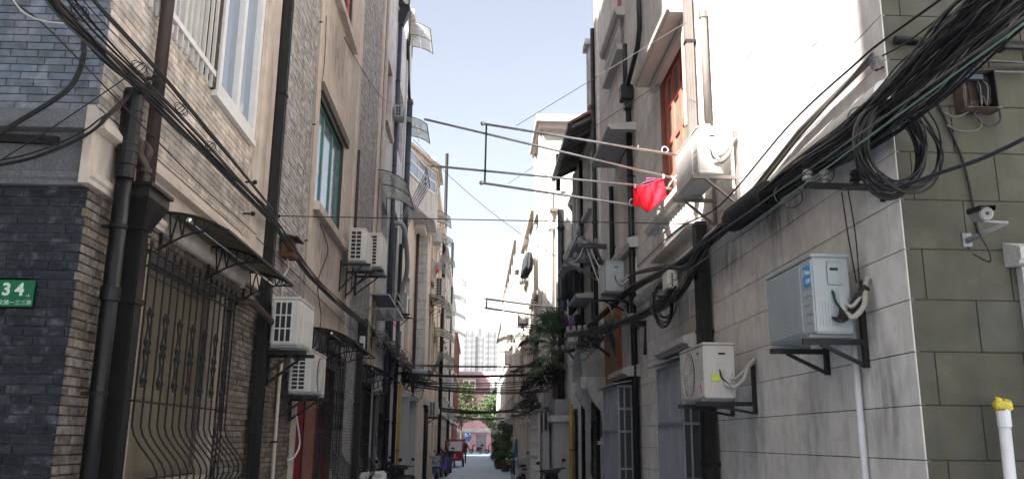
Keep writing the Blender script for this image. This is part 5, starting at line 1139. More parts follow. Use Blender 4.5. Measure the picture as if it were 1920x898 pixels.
coil('wide loose cable loops beside the thick hanging coil', 1695, 275, 64, 72, 4, .15, ['cable'], tie=False, jit=.06)
coil('small cable coil under the splitter box', 1243, 570, 20, 34, 9, .25, K3, tie=False, jit=.25)
# insulator arm
t = thing('insulator_arm', 'black steel arm with white insulators standing off the right wall', 'insulator bracket', RF.P(6.2, 3.6, .2))
a, b = RF.P(*RF.uv(1650, 352, .03), .03), ony(6.0, 1512, 348)
MB().bar(a, b, .05, .045).build('arm', mt['black'], t); MB().bar(a + Vector((.02,0,-.1)), a + Vector((.02,0,.05)), .05, .012).build('plate', mt['black'], t)
for f, mm in ((.97, 'cable'), (.72, 'ceramic'), (.3, 'iron')): insulator(mt['ceramic'] if mm == 'ceramic' else mt['iron' if mm == 'iron' else 'ceramic'], a.lerp(b, f) + Vector((0,0,.02)), 1.25, t)
for k, (px0, py0, px1, py1, px2, py2) in enumerate(((1578,360,1590,440,1606,530), (1590,355,1604,440,1612,535))):
    MB().tube(smooth_path([RF.P(*RF.uv(px0,py0,.12),.12), RF.P(*RF.uv(px1,py1,.06),.06), RF.P(*RF.uv(px2,py2,.06),.06)], 6), .005, 5).build('drop_wire', mt['cable'], t)
# long single wires passing the right wall
def wire(label, pts, r=.007, mat='cable', name='wire', group=None, n=6, parent=None):
    o = MB().tube(smooth_path(pts, n), r, 6).build(name, mt[mat] if isinstance(mat, str) else mat, parent)
    return tag(o, label, 'wire', group)
gm = M('green_insulated_wire', (.16,.24,.2), .6, .15, 10, 0)
def wpx(label, pts, d0, d1, F=RF, **k):
    n = len(pts)-1; wire(label, [F.P(*F.uv(px, py, d0+(d1-d0)*i/n), d0+(d1-d0)*i/n) for i, (px, py) in enumerate(pts)], **k)
wpx('pale grey service wire slanting across the whole right wall', [(1935,22),(1700,190),(1500,330),(1350,435),(1200,540)], .5, .3, r=.006, mat='cable_grey')
wpx('green service wire just below the pale grey one', [(1935,34),(1700,205),(1500,352),(1350,465),(1215,560)], .5, .3, r=.005, mat=gm)
wpx('dark wire running beside the green service wire', [(1700,228),(1560,320),(1440,405),(1370,455)], .4, .3, r=.004)
wpx('black wire from the top edge down to the corner insulator', [(1770,-5),(1700,45),(1645,85),(1610,115),(1480,235),(1350,385),(1270,430),(1195,500)], .12, .2, r=.009)
wpx('thin black wire from the top edge to behind the bundle', [(1802,0),(1760,35),(1700,80),(1655,105)], .12, .06, r=.006)
wpx('black twisted drop cable across the upper right corner', [(1925,5),(1870,45),(1800,95),(1760,128),(1725,150)], .5, .2, r=.008)
wpx('black cable with loops crossing the greenish wall to the coil', [(1925,258),(1880,280),(1830,302),(1760,325),(1700,345),(1640,350),(1580,355)], .1, .2, r=.011, mat='cable_blue')
for i, (y0, y1, mm) in enumerate(((106, 118, 'cable_grey'), (124, 128, 'cable'), (132, 132, 'cable'), (116, 136, 'cable_grey'), (120,126,'cable'))):
    wire(('thin grey wire along the greenish wall, uppermost', 'twisted black wire along the greenish wall above the rusty box', 'second black wire hugging the rusty box top', 'pale lead sagging into the rusty box', 'thinnest dark lead beside the twisted wire')[i], [GF.P(*GF.uv(px, py, .05), .05) for px, py in ((1775, y0+(-2 if i else 0)), (1830, (y0+y1)/2+2*i), (1925, y1))], r=.006 if i % 2 == 0 else .009, mat=mm)
wpx('black wire rising to the right from behind the coil', [(1925,-10),(1850,60),(1760,135),(1700,195)], .3, .25, r=.007)
# white splitter box
t = thing('splitter_box', 'off-white cable splitter box among tangled wires', 'junction box', RF.P(12.2, 4, .2)); u, v = RF.uv(1262, 540, .25)
MB().box(RF, u, u+.3, v, v+.24, .18, .32).build('housing', mt['acwhite'], t, bevel=.015)
for i in range(5): MB().tube([RF.P(u-.004, v+.04+.035*i, .26), RF.P(u-.02, v+.04+.035*i, .26)], .012, 8).build('port', mt['iron'], t)
# left bundle
lb = bundle('cable_bundle', 'long bundle of dark cables sloping along the left brick wall', PX(LF, .16, [(60,-50),(110,15),(205,110),(300,200),(420,320),(510,410),(540,455),(600,535),(690,612),(745,662)]), [.02,.028,.034,.034,.032,.042,.042,.045,.06,.07], 15, .0055, K3 + ['cable_grey', 'cable_grey', 'brown'], 6, 1, 2.4)
bundle('cable_bundle', 'spread of thinner wires above the left cable bundle', PX(LF, .2, [(130,-20),(200,62),(300,168),(400,275),(505,395)]), [.08,.09,.09,.07,.05], 9, .005, ['cable', 'cable', 'iron'], 6, 1, .8)
for (px, py) in ((262, 128), (285, 158), (150, 25), (340, 205), (395, 275)):
    p = LF.P(*LF.uv(px, py, .2), .2); m = MB()
    for k in range(3): m.tube([p + Vector((.03*math.sin(a+k), .05*math.cos(a)*(.6+.3*k), .04*math.sin(a)*(.7+.2*k))) for a in [6.28*i/14 for i in range(15)]], .003, 4)
    m.build('twisted_tie', mt['iron'], lb)
tangle('cable_bundle', 'dark tangle of cables on the left wall above the far awnings', PX(LF, .18, [(690,612),(720,640),(745,665),(770,690),(800,702)]), .22, 40, .011, K3 + ['cable_pale', 'cable_grey'])
bundle('cable_bundle', 'pair of black cables looping from the drainpipe across the corner wall', [ony(5.0, -30, 310)] + [ony(4.98, px, py) for px, py in ((60, 292), (150, 255), (200, 218))] + [LF.P(5.34, 3.97, .1)], .018, 4, .008, ['cable'], 7, 1, .6)
bundle('cable_bundle', 'black double loop hanging from the bundle on the corner wall', [ony(4.98, px, py) for px, py in ((-20,262),(40,225),(90,195),(130,165),(150,130),(158,95),(157,75))], .01, 3, .008, ['cable_blue', 'cable'], 7, 1, .5)
wire('thin wire crossing the corner wall and passing the drainpipe', [ony(4.95, px, py) for px, py in ((20,0),(80,45),(150,115),(215,182))] + [LF.P(*LF.uv(px, py, .22), .22) for px, py in ((290,260),(380,350),(480,440))], r=.0055)
wire('pale wire swooping into the left cable bundle at the top', [ony(4.9, px, py) for px, py in ((20,-5),(45,25),(80,40),(120,45),(142,50))], r=.006, mat='cable_pale')
wire('thin slanting wire low across the corner wall', [ony(4.97, px, py) for px, py in ((5,298),(90,245),(190,178))] + [LF.P(*LF.uv(245,140,.2),.2)], r=.004)
wire('thin dark wire trailing below the bundle beside the square downpipe', [LF.P(*LF.uv(px, py, .1), .1) for px, py in ((480,445),(560,520),(640,600),(700,655))], r=.005)
wpx('twisted drop wire down the rendered panel', [(600,420),(615,470),(596,530),(602,600),(590,650)], .03, .03, F=LF, r=.006)
wpx('black wire stapled to the grey brick beside the seam', [(612,30),(608,120),(598,200),(588,330)], .03, .03, F=LF, r=.006)
wire('white hose hanging beside the red door', [LF.P(*LF.uv(px, py, .12), .12) for px, py in ((556,780),(562,830),(552,855),(540,862))], r=.012, mat='pvc_white')
t = thing('wire_insulator', 'pair of small insulators on the brick where the span wire ties', 'insulator', LF.P(9.6, 4.5, .1)); 
for px, py in ((474, 401), (522, 405), (478, 342)):
    p = LF.P(*LF.uv(px, py, .1), .1); MB().lathe2(p - Vector((.1,0,0)), (1,0,0), [(0,.01),(.08,.01),(.085,.025),(.12,.02)], 8).build('insulator', mt['iron'], t)
# spans across the lane
def span(label, a, b, s=.0, r=.006, mat='cable', group='single wires spanning the lane'):
    o = MB().tube(sag(a, b, s), r, 5).build('span_wire', mt[mat]); return tag(o, label, 'wire', group)
span('nearly level wire spanning the lane under the red garment', LF.P(*LF.uv(522, 405, .1), .1), RF.P(*RF.uv(1402, 422, .15), .15), .0, .0055)
span('thin wire from the red upper window up to the drying poles', RF.P(*RF.uv(1288, 42, .3), .3), ony(11, 968, 236), .0, .004, 'cable_grey')
span('thin wire from a wall hook down beyond the drying poles', RF.P(*RF.uv(1236, 158, .04), .04), ony(24, 952, 345), .0, .006, 'cable_grey')
span('thin wire from the greenish awning down to the black crossarm', LF.P(*LF.uv(775, 262, .6), .6), ony(20, 1058, 490), .25, .007)
span('slack thin wire down the grey brick to the slotted unit', LF.P(*LF.uv(645, 70, .05), .05), LF.P(*LF.uv(722, 190, .1), .1), .1, .008)
tg = 'black cable bunches crossing the lane low down'
for i, (y, pl, pr, s, n, lab) in enumerate(((27, (748, 684), (1062, 686), .05, 3, 'topmost of the black cables crossing low over the lane'), (26, (745, 700), (1062, 697), .1, 5, 'second black cable bunch crossing over the lane'), (27.5, (750, 712), (1068, 706), .22, 4, 'third black cable bunch crossing over the lane'), (29, (770, 722), (1062, 728), .15, 5, 'lowest black bunch crossing in front of the pink house'), (44, (818, 764), (990, 770), .1, 6, 'bunched cables crossing at the far trees'), (48, (822, 768), (980, 764), .25, 4, 'sagging cables behind the far bunch'), (60, (838, 778), (960, 782), .2, 5, 'farthest cables crossing at the lane end'))):
    a, b = ony(y, *pl), ony(y, *pr); t = thing('crossing_cables', lab, 'cables', (a+b)/2, tg)
    for k in range(n):
        e = Vector((0, rc.uniform(-.1,.1), rc.uniform(-.045,.045))); MB().tube(sag(a+e, b+e, s*rc.uniform(.6,1.4)), .014 if y < 40 else .02, 5).build('cable', mt['cable'], t)
t = thing('splice_box', 'grey splice canister hung on the crossing cables near the bay house', 'junction box', ony(26.5, 787, 695))
a, b = ony(26.5, 772, 696), ony(26.5, 803, 697); MB().tube([a, b], .075, 12).build('canister', mt['acgrille'], t); MB().tube([a - Vector((.04,0,0)), a], .05, 10).build('end_cap', mt['iron'], t); MB().tube([b, b + Vector((.04,0,0))], .05, 10).build('end_cap', mt['iron'], t)
# crossarms on the right
def arm(label, y, px0, py0, px1, py1, n=3, brace=True, mat='pipe_blue'):
    a, b = ony(y, px0, py0), ony(y, px1, py1); t = thing('crossarm', label, 'crossarm', (a+b)/2, 'insulator crossarms on the right')
    MB().bar(a, b, .09, .09).build('arm', mt[mat], t)
    for i in range(n): insulator(mt['ceramic'], a.lerp(b, .06+.5*i/max(1, n-1)) + Vector((0,0,.045)), 1.5, t)
    q = Vector((2.72, y, b.z)); MB().bar(b, q, .07, .07).build('stay', mt['black'], t)
    if brace: MB().bar(a.lerp(b, .5), q - Vector((0,0,.5)), .05).build('brace', mt['black'], t)
arm('upper blue-grey crossarm beside the shaded window hoods', 17.6, 1085, 460, 1143, 463)
arm('lower blue-grey crossarm below its twin', 17.8, 1075, 488, 1140, 493)
arm('dark crossarm with insulators above the arched porch', 17.2, 1062, 628, 1125, 622, 4, mat='black')
arm('short dark crossarm by the posters on the right wall', 13.6, 1182, 607, 1242, 607, 3, mat='black')
arm('small dark crossarm half hidden at the palm', 22, 1040, 660, 1090, 655, 3, mat='black')
t = thing('frame_rack', 'angle-iron drying frame sticking out between the crossarms', 'drying rack', ony(19, 1060, 490))
for p, q in (((1060,490),(1083,440)), ((1060,490),(1120,478)), ((1083,440),(1122,465)), ((1058,492),(1115,515))): MB().bar(ony(19, *p), ony(19.4, *q), .05).build('rod', mt['galv'], t)
for i, (p, q, yy) in enumerate((((1097,455),(1150,590),16.5), ((1100,452),(1185,600),15.6), ((1095,458),(1075,490),18), ((1100,470),(1155,560),16.8), ((1078,500),(1180,540),16.5))):
    span(('pale twin wire falling from the crossarm past the unit', 'second pale wire falling past the unit to the short arm', 'short pale jumper between the two crossarms', 'grey slack wire beside the falling pale ones', 'grey wire from the lower crossarm behind the unit')[i], ony(18, *p), ony(yy-1.5, *q), .1, .012, 'cable_pale' if i < 3 else 'cable_grey', 'pale wires falling from the crossarms')
tangle('cable_bundle', 'tangled cables under the dark crossarm above the arched porch', PX(RF, .5, [(1062,640),(1085,650),(1105,640),(1130,620),(1160,600)]), .22, 26, .009, K3 + ['cable_grey', 'cable_grey'])
tangle('cable_bundle', 'mess of looping cables behind the white lattice gate', [ony(30, px, py) for px, py in ((1062,735),(1030,745),(1000,750),(975,760),(955,775))], .38, 44, .011, K3 + ['cable_grey'])
tangle('cable_bundle', 'mess of looping cables beside the palm over the porch', [ony(26, px, py) for px, py in ((1065,690),(1040,705),(1015,700),(990,722),(975,735))], .38, 44, .011, K3 + ['cable_grey', 'cable_pale'])
tangle('cable_bundle', 'dark knot of cables on the left by the bay house', [ony(28, px, py) for px, py in ((735,660),(755,690),(765,705),(790,715),(815,712))], .38, 40, .011, K3 + ['cable_grey', 'cable_pale'])
coil('black cable coil dangling left of the lattice gate', 985, 735, 9, 9, 6, .6, ['cable'], F=Fr('S', 30.6), tie=False)
coil('second dangling coil right beside the lattice gate', 1028, 733, 9, 9, 6, .6, ['cable'], F=Fr('S', 30.6), tie=False)
# ================================================================ drying poles and washing
def pole(label, y, p, q, r=.016, knob=False, y2=None):
    a, b = ony(y, *p), ony(y2 or y, *q); t = thing('drying_pole', label, 'pole', b, 'steel drying poles over the lane')
    MB().tube([a, b], r, 12).build('tube', mt['steel'], t); MB().ball(a, r*(1.9 if knob else 1.15), 10, 6).build('end_cap', mt['steel'], t); return t
YR = 11.0
pole('topmost steel drying pole with a round knob at its end', YR, (905, 232), (1275, 292), .017, True)
pole('longest steel drying pole reaching furthest over the lane', YR+.06, (797, 224), (1262, 334), .016, False)
pole('third steel drying pole carrying the red garment', YR+.06, (808, 311), (1285, 356), .016, False)
pole('lowest steel drying pole with a knob below the red garment', YR, (903, 343), (1248, 394), .017, True)
t = thing('pole_strut', 'short upright strut joining the knobbed drying poles', 'strut', ony(YR, 911, 345))
MB().tube([ony(YR, 912, 234), ony(YR, 909, 343)], .013, 10).build('strut_bar', mt['black'], t)
t = thing('pole_support', 'steel support frame holding the drying poles at the wall', 'bracket', RF.P(YR, 4.9, 0))
for p, q in (((1248,355),(1292,300)), ((1258,330),(1292,365)), ((1240,394),(1286,372))): MB().tube([ony(YR, *p), ony(YR, *q)], .014, 8).build('support_bar', mt['steel'], t)
for i, (px, py) in enumerate(((1247, 281), (1191, 274), (1186, 379))):
    c = ony(YR, px, py); o = MB().tube([c + Vector((.043*math.cos(a), .01*math.sin(a*2), .043*math.sin(a))) for a in [(6.2832*k/20) if i != 1 else 3.0+3.6*k/20 for k in range(21)]], .008, 6).build('pole_ring', mt['pvc_white'])
    tag(o, ('closed white ring standing on the topmost pole', 'open white clip ring on the topmost pole', 'white ring hanging by the red garment')[i], 'ring', 'white rings on the drying poles')
# red briefs on a hanger
outl = [(1187,352),(1198,352),(1215,346),(1232,339),(1243,334),(1246,350),(1250,367),(1238,377),(1228,388),(1222,397),(1213,398),(1204,388),(1190,386),(1186,384),(1188,366)]
NV, NU = 18, 26; gp = []
topL, topR, botR, botL = (1187,353), (1243,335), (1250,367), (1187,385)
def lerp2(a, b, t_): return (a[0]+(b[0]-a[0])*t_, a[1]+(b[1]-a[1])*t_)
top = [(1187,353),(1200,351),(1215,347),(1230,341),(1243,335)]; bot = [(1187,385),(1201,387),(1214,398),(1226,389),(1250,367)]
def pl(c, t_): i = min(int(t_*(len(c)-1)), len(c)-2); return lerp2(c[i], c[i+1], t_*(len(c)-1)-i)
vs = []
for s_ in (0, 1):
    for j in range(NV+1):
        for i in range(NU+1):
            a, b = pl(top, i/NU), pl(bot, i/NU); px, py = lerp2(a, b, j/NV); bl = .5-abs(i/NU-.5)
            fi, fj = i*12/NU, j*9/NV; wv = .03*math.sin(fi*1.3+fj*.5)*(.4+j/NV) + .016*math.sin(fi*2.9-fj*.8)
            vs.append(ony(YR-.05+wv*.6+(.05*bl+.012)*(1 if s_ else -1), px, py))
W = NU+1; HV = W*(NV+1); fs = []
for j in range(NV):
    for i in range(NU):
        q = (j*W+i, j*W+i+1, (j+1)*W+i+1, (j+1)*W+i); fs += [q, tuple(HV+k for k in reversed(q))]
for j in range(NV):
    for i in (0, NU): a, b = j*W+i, (j+1)*W+i; fs.append((a, b, HV+b, HV+a))
for i in range(NU): a, b = NV*W+i, NV*W+i+1; fs.append((a, b, HV+b, HV+a))
t = thing('red_briefs', 'bright red briefs pegged out to dry on a wire hanger', 'underwear', ony(YR, 1216, 360))
o = MB().add(vs, fs, True).build('fabric', mt['cloth_red'], t)
for c in (top, bot): MB().tube([ony(YR-.066-(.03*(.5-abs(i/12-.5))), *pl(c, i/12)) for i in range(13)], .0075, 6).build('hem', mt['cloth_red'], t)
t = thing('wire_hanger', 'pinkish wire hanger with pegs holding the red briefs', 'hanger', ony(YR, 1213, 338))
MB().tube([ony(YR, 1187,352), ony(YR, 1212,340), ony(YR, 1240,334), ony(YR, 1213,334), ony(YR, 1213, 343)], .004, 5).build('wire_frame', mt['sticker_pink'], t)
for p in ((1188,353), (1241,335)): MB().box(Fr('S', YR-.1), ony(YR,*p).x-.008, ony(YR,*p).x+.008, ony(YR,*p).z-.03, ony(YR,*p).z+.03, -.01, .01).build('peg', mt['pvc_white'], t)
# far poles
for i, (p, q) in enumerate((((910, 560), (1085, 583)), ((909, 577), (1040, 596)))):
    a, b = ony(27, *p), ony(27, *q); t = thing('drying_pole', ('upper slim pole of the far pair before the palm', 'lower slim pole of the far pair before the palm')[i], 'pole', b, 'slim far drying poles')
    MB().tube([a, b], .03, 8).build('tube', mt['steel'], t)
o = MB().tube([ony(27, 912.5, 560), ony(27, 912, 577)], .025, 8).build('pole_strut', mt['steel']); tag(o, 'short strut joining the far pair of slim poles', 'strut')
# hanging clothes
def garment(label, cat, y, pts, th, mat, name, folds=.05):
    """pts: left and right edge pixels, top to bottom"""
    vs = []; n = 10; k = len(pts)
    for s_ in (0, 1):
        for (l, r, py) in pts:
            for i in range(n+1):
                f = i/n; e = math.sqrt(max(0, 1-(2*f-1)**2)); p = ony(y, l+(r-l)*f, py)
                vs.append(p + Vector((0, (th*e+.01)*(1 if s_ else -1) + folds*math.sin(f*19+p.z*2)*e, 0)))
    W = n+1; H_ = W*k; fs = []
    for j in range(k-1):
        for i in range(n): q = (j*W+i, j*W+i+1, (j+1)*W+i+1, (j+1)*W+i); fs += [q, tuple(H_+x for x in reversed(q))]
        for i in (0, n): a, b = j*W+i, (j+1)*W+i; fs.append((a, b, H_+b, H_+a))
    for j in (0, k-1):
        for i in range(n): a, b = j*W+i, j*W+i+1; fs.append((a, b, H_+b, H_+a))
    return tag(MB().add(vs, fs, True).build(name, mt[mat]), label, cat, 'washing on the right')
t = thing('jacket', 'charcoal jacket hanging out to dry from the shaded house', 'jacket', ony(21, 1072, 510), 'washing on the right')
o = garment('x', 'x', 21, [(1066,1080,507),(1060,1087,511),(1057,1087,520),(1057,1087,545),(1058,1086,560)], .12, 'cloth_dark', 'jacket_body'); 
o2 = garment('x', 'x', 20.85, [(1058,1064,512),(1055,1063,530),(1053,1060,550),(1053,1059,562)], .06, 'cloth_dark', 'sleeve')
for q in (o, o2):
    for kk in ('label', 'category', 'group'): del q[kk]
    for v in q.data.vertices: v.co -= t.location
    q.parent = t
garment('dark trousers hanging beneath the charcoal jacket', 'trousers', 21.1, [(1066,1084,560),(1066,1085,575),(1066,1074,590),(1067,1073,606)], .08, 'cloth_dark', 'trousers')
garment('blue jeans leg hanging beside the dark trousers', 'jeans', 21.2, [(1053,1063,557),(1053,1064,570),(1053,1063,583)], .07, 'cloth_denim', 'jeans')
garment('dark purple cloth drooping at the pole end by the palm', 'clothes', 20.6, [(1054,1064,590),(1056,1066,603),(1060,1068,616)], .06, 'cloth_plum', 'cloth')
garment('mottled printed garment hanging above the porch', 'clothes', 20.4, [(1066,1078,592),(1066,1079,606),(1067,1076,617)], .08, 'cloth_print', 'cloth')
garment('black garment bunched beside the printed one', 'clothes', 20.4, [(1078,1089,590),(1077,1090,604),(1078,1090,618)], .08, 'cloth_dark', 'cloth')
garment('dark bundle of clothes hung high on the cream house', 'clothes', 33, [(986,997,475),(980,1000,487),(977,999,505),(975,990,520)], .3, 'cloth_dark', 'clothes_bundle')
garment('grey sheet slung beneath the high dark bundle', 'clothes', 34, [(974,990,505),(972,988,522),(974,983,532)], .25, 'granite', 'sheet')
garment('posters', 'x', 15.9, [(0,1,0),(0,1,1)], .01, 'poster', 'tmp'); bpy.data.objects.remove(bpy.data.objects['tmp'])
# posters beside the porch
t = thing('poster_board', 'brown poster board with a red edge above the cage canopy', 'poster', RF.P(16.7, 3.1, 0))
u1, v1 = RF.uv(1137, 615, .03); u0, v0 = RF.uv(1163, 688, .03)
MB().box(RF, 15.9, 17.9, 2.9, 4.35, .002, .03).build('board', mt['poster'], t); MB().box(RF, 15.9, 16.15, 3.0, 4.6, .0305, .034).build('red_strip', mt['poster_red'], t)
MB().prism(RF, [(17.6,4.2),(17.9,4.2),(16.5,3.35),(16.5,3.7)], .0305, .033).build('dark_band', mt['cloth_dark'], t)
# arched porch hood
t = thing('porch_hood', 'arched concrete porch hood curving over a dark doorway', 'porch', RF.P(19.6, 2.6, .4))
yh0, yh1, zh = 17.85, 20.05, 2.95; n = 14; vs = []
for dd in (0.02, .5):
    for rr_, _ in ((1.0, 0), (.88, 0)):
        for i in range(n+1):
            a = math.pi*i/n; vs.append(RF.P((yh0+yh1)/2 - rr_*math.cos(a), zh + .72*rr_*math.sin(a) + .1, dd))
W = n+1; fs = []
for i in range(n):
    fs += [(i, i+1, 2*W+i+1, 2*W+i), (W+i, 3*W+i, 3*W+i+1, W+i+1), (2*W+i, 2*W+i+1, 3*W+i+1, 3*W+i), (i, W+i, W+i+1, i+1)]
for i in (0, n): fs.append((i, 2*W+i, 3*W+i, W+i))
MB().add(vs, fs, False).build('vault', mt['granite'], t)
for u in (yh0+.0, yh1-.24): MB().box(RF, u-.02, u+.26, zh-.14, zh+.099, .0, .54).build('springer', mt['concrete'], t)
for u in (yh0, yh1-.2): MB().prof(RF, [(0, zh-.14), (.42, zh-.14), (.32, zh-.35), (.12, zh-.6), (.08, zh-.9), (0, zh-.95)], u, u+.2).build('corbel', mt['concrete'], t)
MB().box(RF, yh0, yh1, .0, .3, .0, .3).build('step', mt['concrete'], t)
grille(RF, 19.1, 20.0, .9, 2.6, 'dark scrolled iron gate guard under the arched porch', 7, .06, .02, group='iron guards on the right')
t = thing('small_window', 'small shuttered window beside the arched porch', 'window', RF.P(18, 1.9, 0)); MB().box(RF, 18.2, 18.7, 1.75, 2.5, .0, .05).build('frame', mt['concrete'], t); MB().box(RF, 18.27, 18.63, 1.82, 2.43, .05, .06).build('shutter', mt['wood_old'], t); MB().box(RF, 18.15, 18.75, 1.66, 1.745, .0, .12).build('sill', mt['concrete'], t)
pipe('gas_pipe', 'yellow gas pipe at the porch doorway on the right', RF, 23.3, .1, 2.7, .15, .05, mt['yellow'], None, (1.5,), (.6,), cat='gas pipe')
# yard wall, pier, lattice gate past the porch
t = thing('gate_pier', 'pebble-dashed gate pier with a flat stone cap', 'pier', (2.35, 24.4, 0))
MB().cub(2.2, 2.749, 24.1, 24.8, 0, 2.25).build('shaft', mt['granite'], t); MB().cub(2.1, 2.749, 24.0, 24.9, 2.25, 2.42).build('cap', mt['concrete'], t)
MB().cub(2.3, 2.749, 24.82, 28.9, 2.3, 2.9).build('yard_panel', mt['galv'], t)
t = thing('utility_box', 'grey steel cabinet fixed to a post in front of the pier', 'cabinet', (2.1, 25.6, 1)); MB().cub(2.0, 2.19, 25.3, 25.9, .9, 2.0).build('cabinet', mt['granite'], t, bevel=.02); MB().cub(2.05, 2.12, 25.55, 25.65, 0, .9).build('leg', mt['galv'], t); MB().cub(1.98, 2.0, 25.35, 25.85, .95, 1.95).build('door', mt['galv'], t)
t = thing('lattice_gate', 'white lattice enclosure catching the sun past the pier', 'gate', (2.0, 28.5, 0))
for i in range(8): MB().cub(1.97, 2.01, 26.95+.52*i, 27.+.52*i, .3, 2.6).build('upright', mt['white'], t)
for j in range(6): MB().cub(1.965, 2.015, 26.95, 30.6, .35+.44*j, .39+.44*j).build('cross_bar', mt['white'], t)
MB().cub(2.05, 2.08, 26.95, 30.6, .3, 2.55).build('backing', mt['curtain'], t); MB().cub(1.9, 2.2, 26.85, 30.7, 2.62, 2.68).build('roof', mt['galv'], t)
for j in range(5): MB().cub(2.0+.13*j, 2.03+.13*j, 26.9, 26.94, .3, 2.6).build('end_bar', mt['white'], t)
t = thing('teal_sheet', 'teal plastic sheet hung down beside the bicycles', 'tarpaulin', (1.9, 39, 0)); 
vs = []; 
for s_ in (0, 1):
    for j in range(9):
        for i in range(9):
            p = ony(38, 969+(i-4)*1.0*(1+j*.35)*.5-j*.7, 822+j*7.6); vs.append(p + Vector((0, .12*math.sin(i*1.9)+.02*s_, 0)))
fs = [(k*81+j*9+i, k*81+j*9+i+1, k*81+(j+1)*9+i+1, k*81+(j+1)*9+i) for k in (0, 1) for j in range(8) for i in range(8)] + [(j*9+i, (j+1)*9+i, 81+(j+1)*9+i, 81+j*9+i) for j in range(8) for i in (0, 8)]
MB().add(vs, fs, True).build('plastic', mt['cloth_teal'], t); t.location.z = t.location.z
# ================================================================ planting
def leafcloud(m, c, r, n, s, rnd, sq=(1,1,1)):
    for _ in range(n):
        while True:
            p = Vector((rnd.uniform(-1,1), rnd.uniform(-1,1), rnd.uniform(-1,1)))
            if .15 < p.length < 1: break
        q = Vector(c) + Vector((p.x*r*sq[0], p.y*r*sq[1], p.z*r*sq[2])); a = Vector((rnd.uniform(-1,1), rnd.uniform(-1,1), rnd.uniform(-.5,1))).normalized(); b = a.orthogonal().normalized(); b.rotate(Matrix.Rotation(rnd.uniform(0,6.28), 3, a)); e = a.cross(b)
        L = s*rnd.uniform(.6,1.3); m.add([q - b*L*.5, q + e*L*.22, q + b*L*.5, q - e*L*.22], [(0,1,2,3)])
def tree(label, x, y, h, r, mat, n=9, s=.28):
    rnd = random.Random(int(x*10+y)); t = thing('tree', label, 'tree', (x, y, 0), 'trees before the pink house')
    MB().tube([(x,y,0),(x+.1,y,h*.3),(x-.05,y+.1,h*.55),(x,y,h*.8)], [.16,.13,.1,.05], 8).build('trunk', mt['bark'], t)
    br = MB(); cr = MB()
    for i in range(n):
        a = 6.28*i/n + rnd.uniform(-.3,.3); z = h*rnd.uniform(.45,.98); q = r*rnd.uniform(.35,.85)*(1 if z < h*.8 else .6); c = (x+q*math.cos(a), y+q*math.sin(a), z)
        br.tube([(x, y, z*.6), ((x+c[0])/2, (y+c[1])/2, z*.85), c], [.06,.04,.02], 5); leafcloud(cr, c, r*rnd.uniform(.3,.5), 330, s, rnd)
    br.build('limbs', mt['bark'], t); cr.build('crown', mt[mat], t, kind='stuff')
tree('rounded yellow-green tree before the pink house on the left side', -1.6, 96, 7.2, 2.1, 'leaf_y', 16)
tree('darker green tree before the pink house on the right side', 2.2, 100, 6.6, 1.9, 'leaf', 16)
tree('small sunlit tree peeping over the darker green one', 2.9, 108, 7.6, 1.5, 'leaf_y', 10)
def palm(x, y, h):
    rnd = random.Random(5); t = thing('fan_palm', 'shaggy fan palm leaning out over the lane', 'palm tree', (x, y, 0))
    MB().tube([(x+.3,y,0),(x+.2,y,h*.4),(x+.05,y,h*.75),(x,y,h)], [.15,.13,.12,.1], 10).build('trunk', mt['bark'], t)
    for i in range(34):
        az = 6.28*(i*.381966) ; el = rad(80 - 115*(i/33)); L = rnd.uniform(.55, .8); base = Vector((x, y, h - .25*i/33))
        dr = Vector((math.cos(az)*math.cos(el), math.sin(az)*math.cos(el), math.sin(el)))
        hub = base + dr*L - Vector((0,0,.12*(1-el)))
        m = MB().tube([base, (base+hub)/2 + Vector((0,0,.05)), hub], [.016,.012,.01], 5)
        side = dr.cross(Vector((0,0,1))); side = side.normalized() if side.length > .05 else Vector((1,0,0)); nrm = side.cross(dr).normalized()
        for k in range(22):
            th = rad(-125 + 250*k/21); d = dr*math.cos(th) + side*math.sin(th); ll = rnd.uniform(.45,.62)*(1-.25*abs(th)/2.2); droop = Vector((0,0,-.22*ll*rnd.uniform(.6,1.6)))
            wv = d.cross(nrm).normalized()*.022; a = hub; b = hub + d*ll*.55 + nrm*.03; c = hub + d*ll + droop
            m.add([a-wv*.4, a+wv*.4, b+wv, b-wv, c], [(0,1,2,3),(3,2,4)])
        m.build('frond', mt['palm'], t)
    return t
palm(2.4, 26.2, 4.75)
def potted(label, x, y, h, r, mat='leaf', n=420):
    rnd = random.Random(int(x*31+y*7)); t = thing('potted_plant', label, 'potted plant', (x, y, 0), 'potted plants on the right')
    MB().lathe2((x,y,0), (0,0,1), [(0,.2),(.02,.21),(.36,.28),(.36,.31),(.42,.31),(.42,.26),(.36,.25)], 14).build('pot', mt['pot'], t)
    st = MB(); cr = MB()
    for i in range(13):
        a = 6.28*i/5; z = .5+(h-.5)*(i+.5)/13; c = (x+r*.6*math.cos(a)*rnd.random(), y+r*.6*math.sin(a)*rnd.random(), z); st.tube([(x,y,.35), c], .014, 4); leafcloud(cr, c, r*.5, n//13, .26, rnd, (1,1,.9))
    st.build('stems', mt['bark'], t); cr.build('foliage', mt[mat], t, kind='stuff')
potted('tall bushy potted plant nearest the teal sheet', 1.75, 49, 2.6, .62, n=900)
potted('rounded potted shrub behind the tall one', 1.5, 53, 2.0, .6, n=700)
potted('low potted plant at the far end of the pots', 1.55, 58, 1.5, .5)
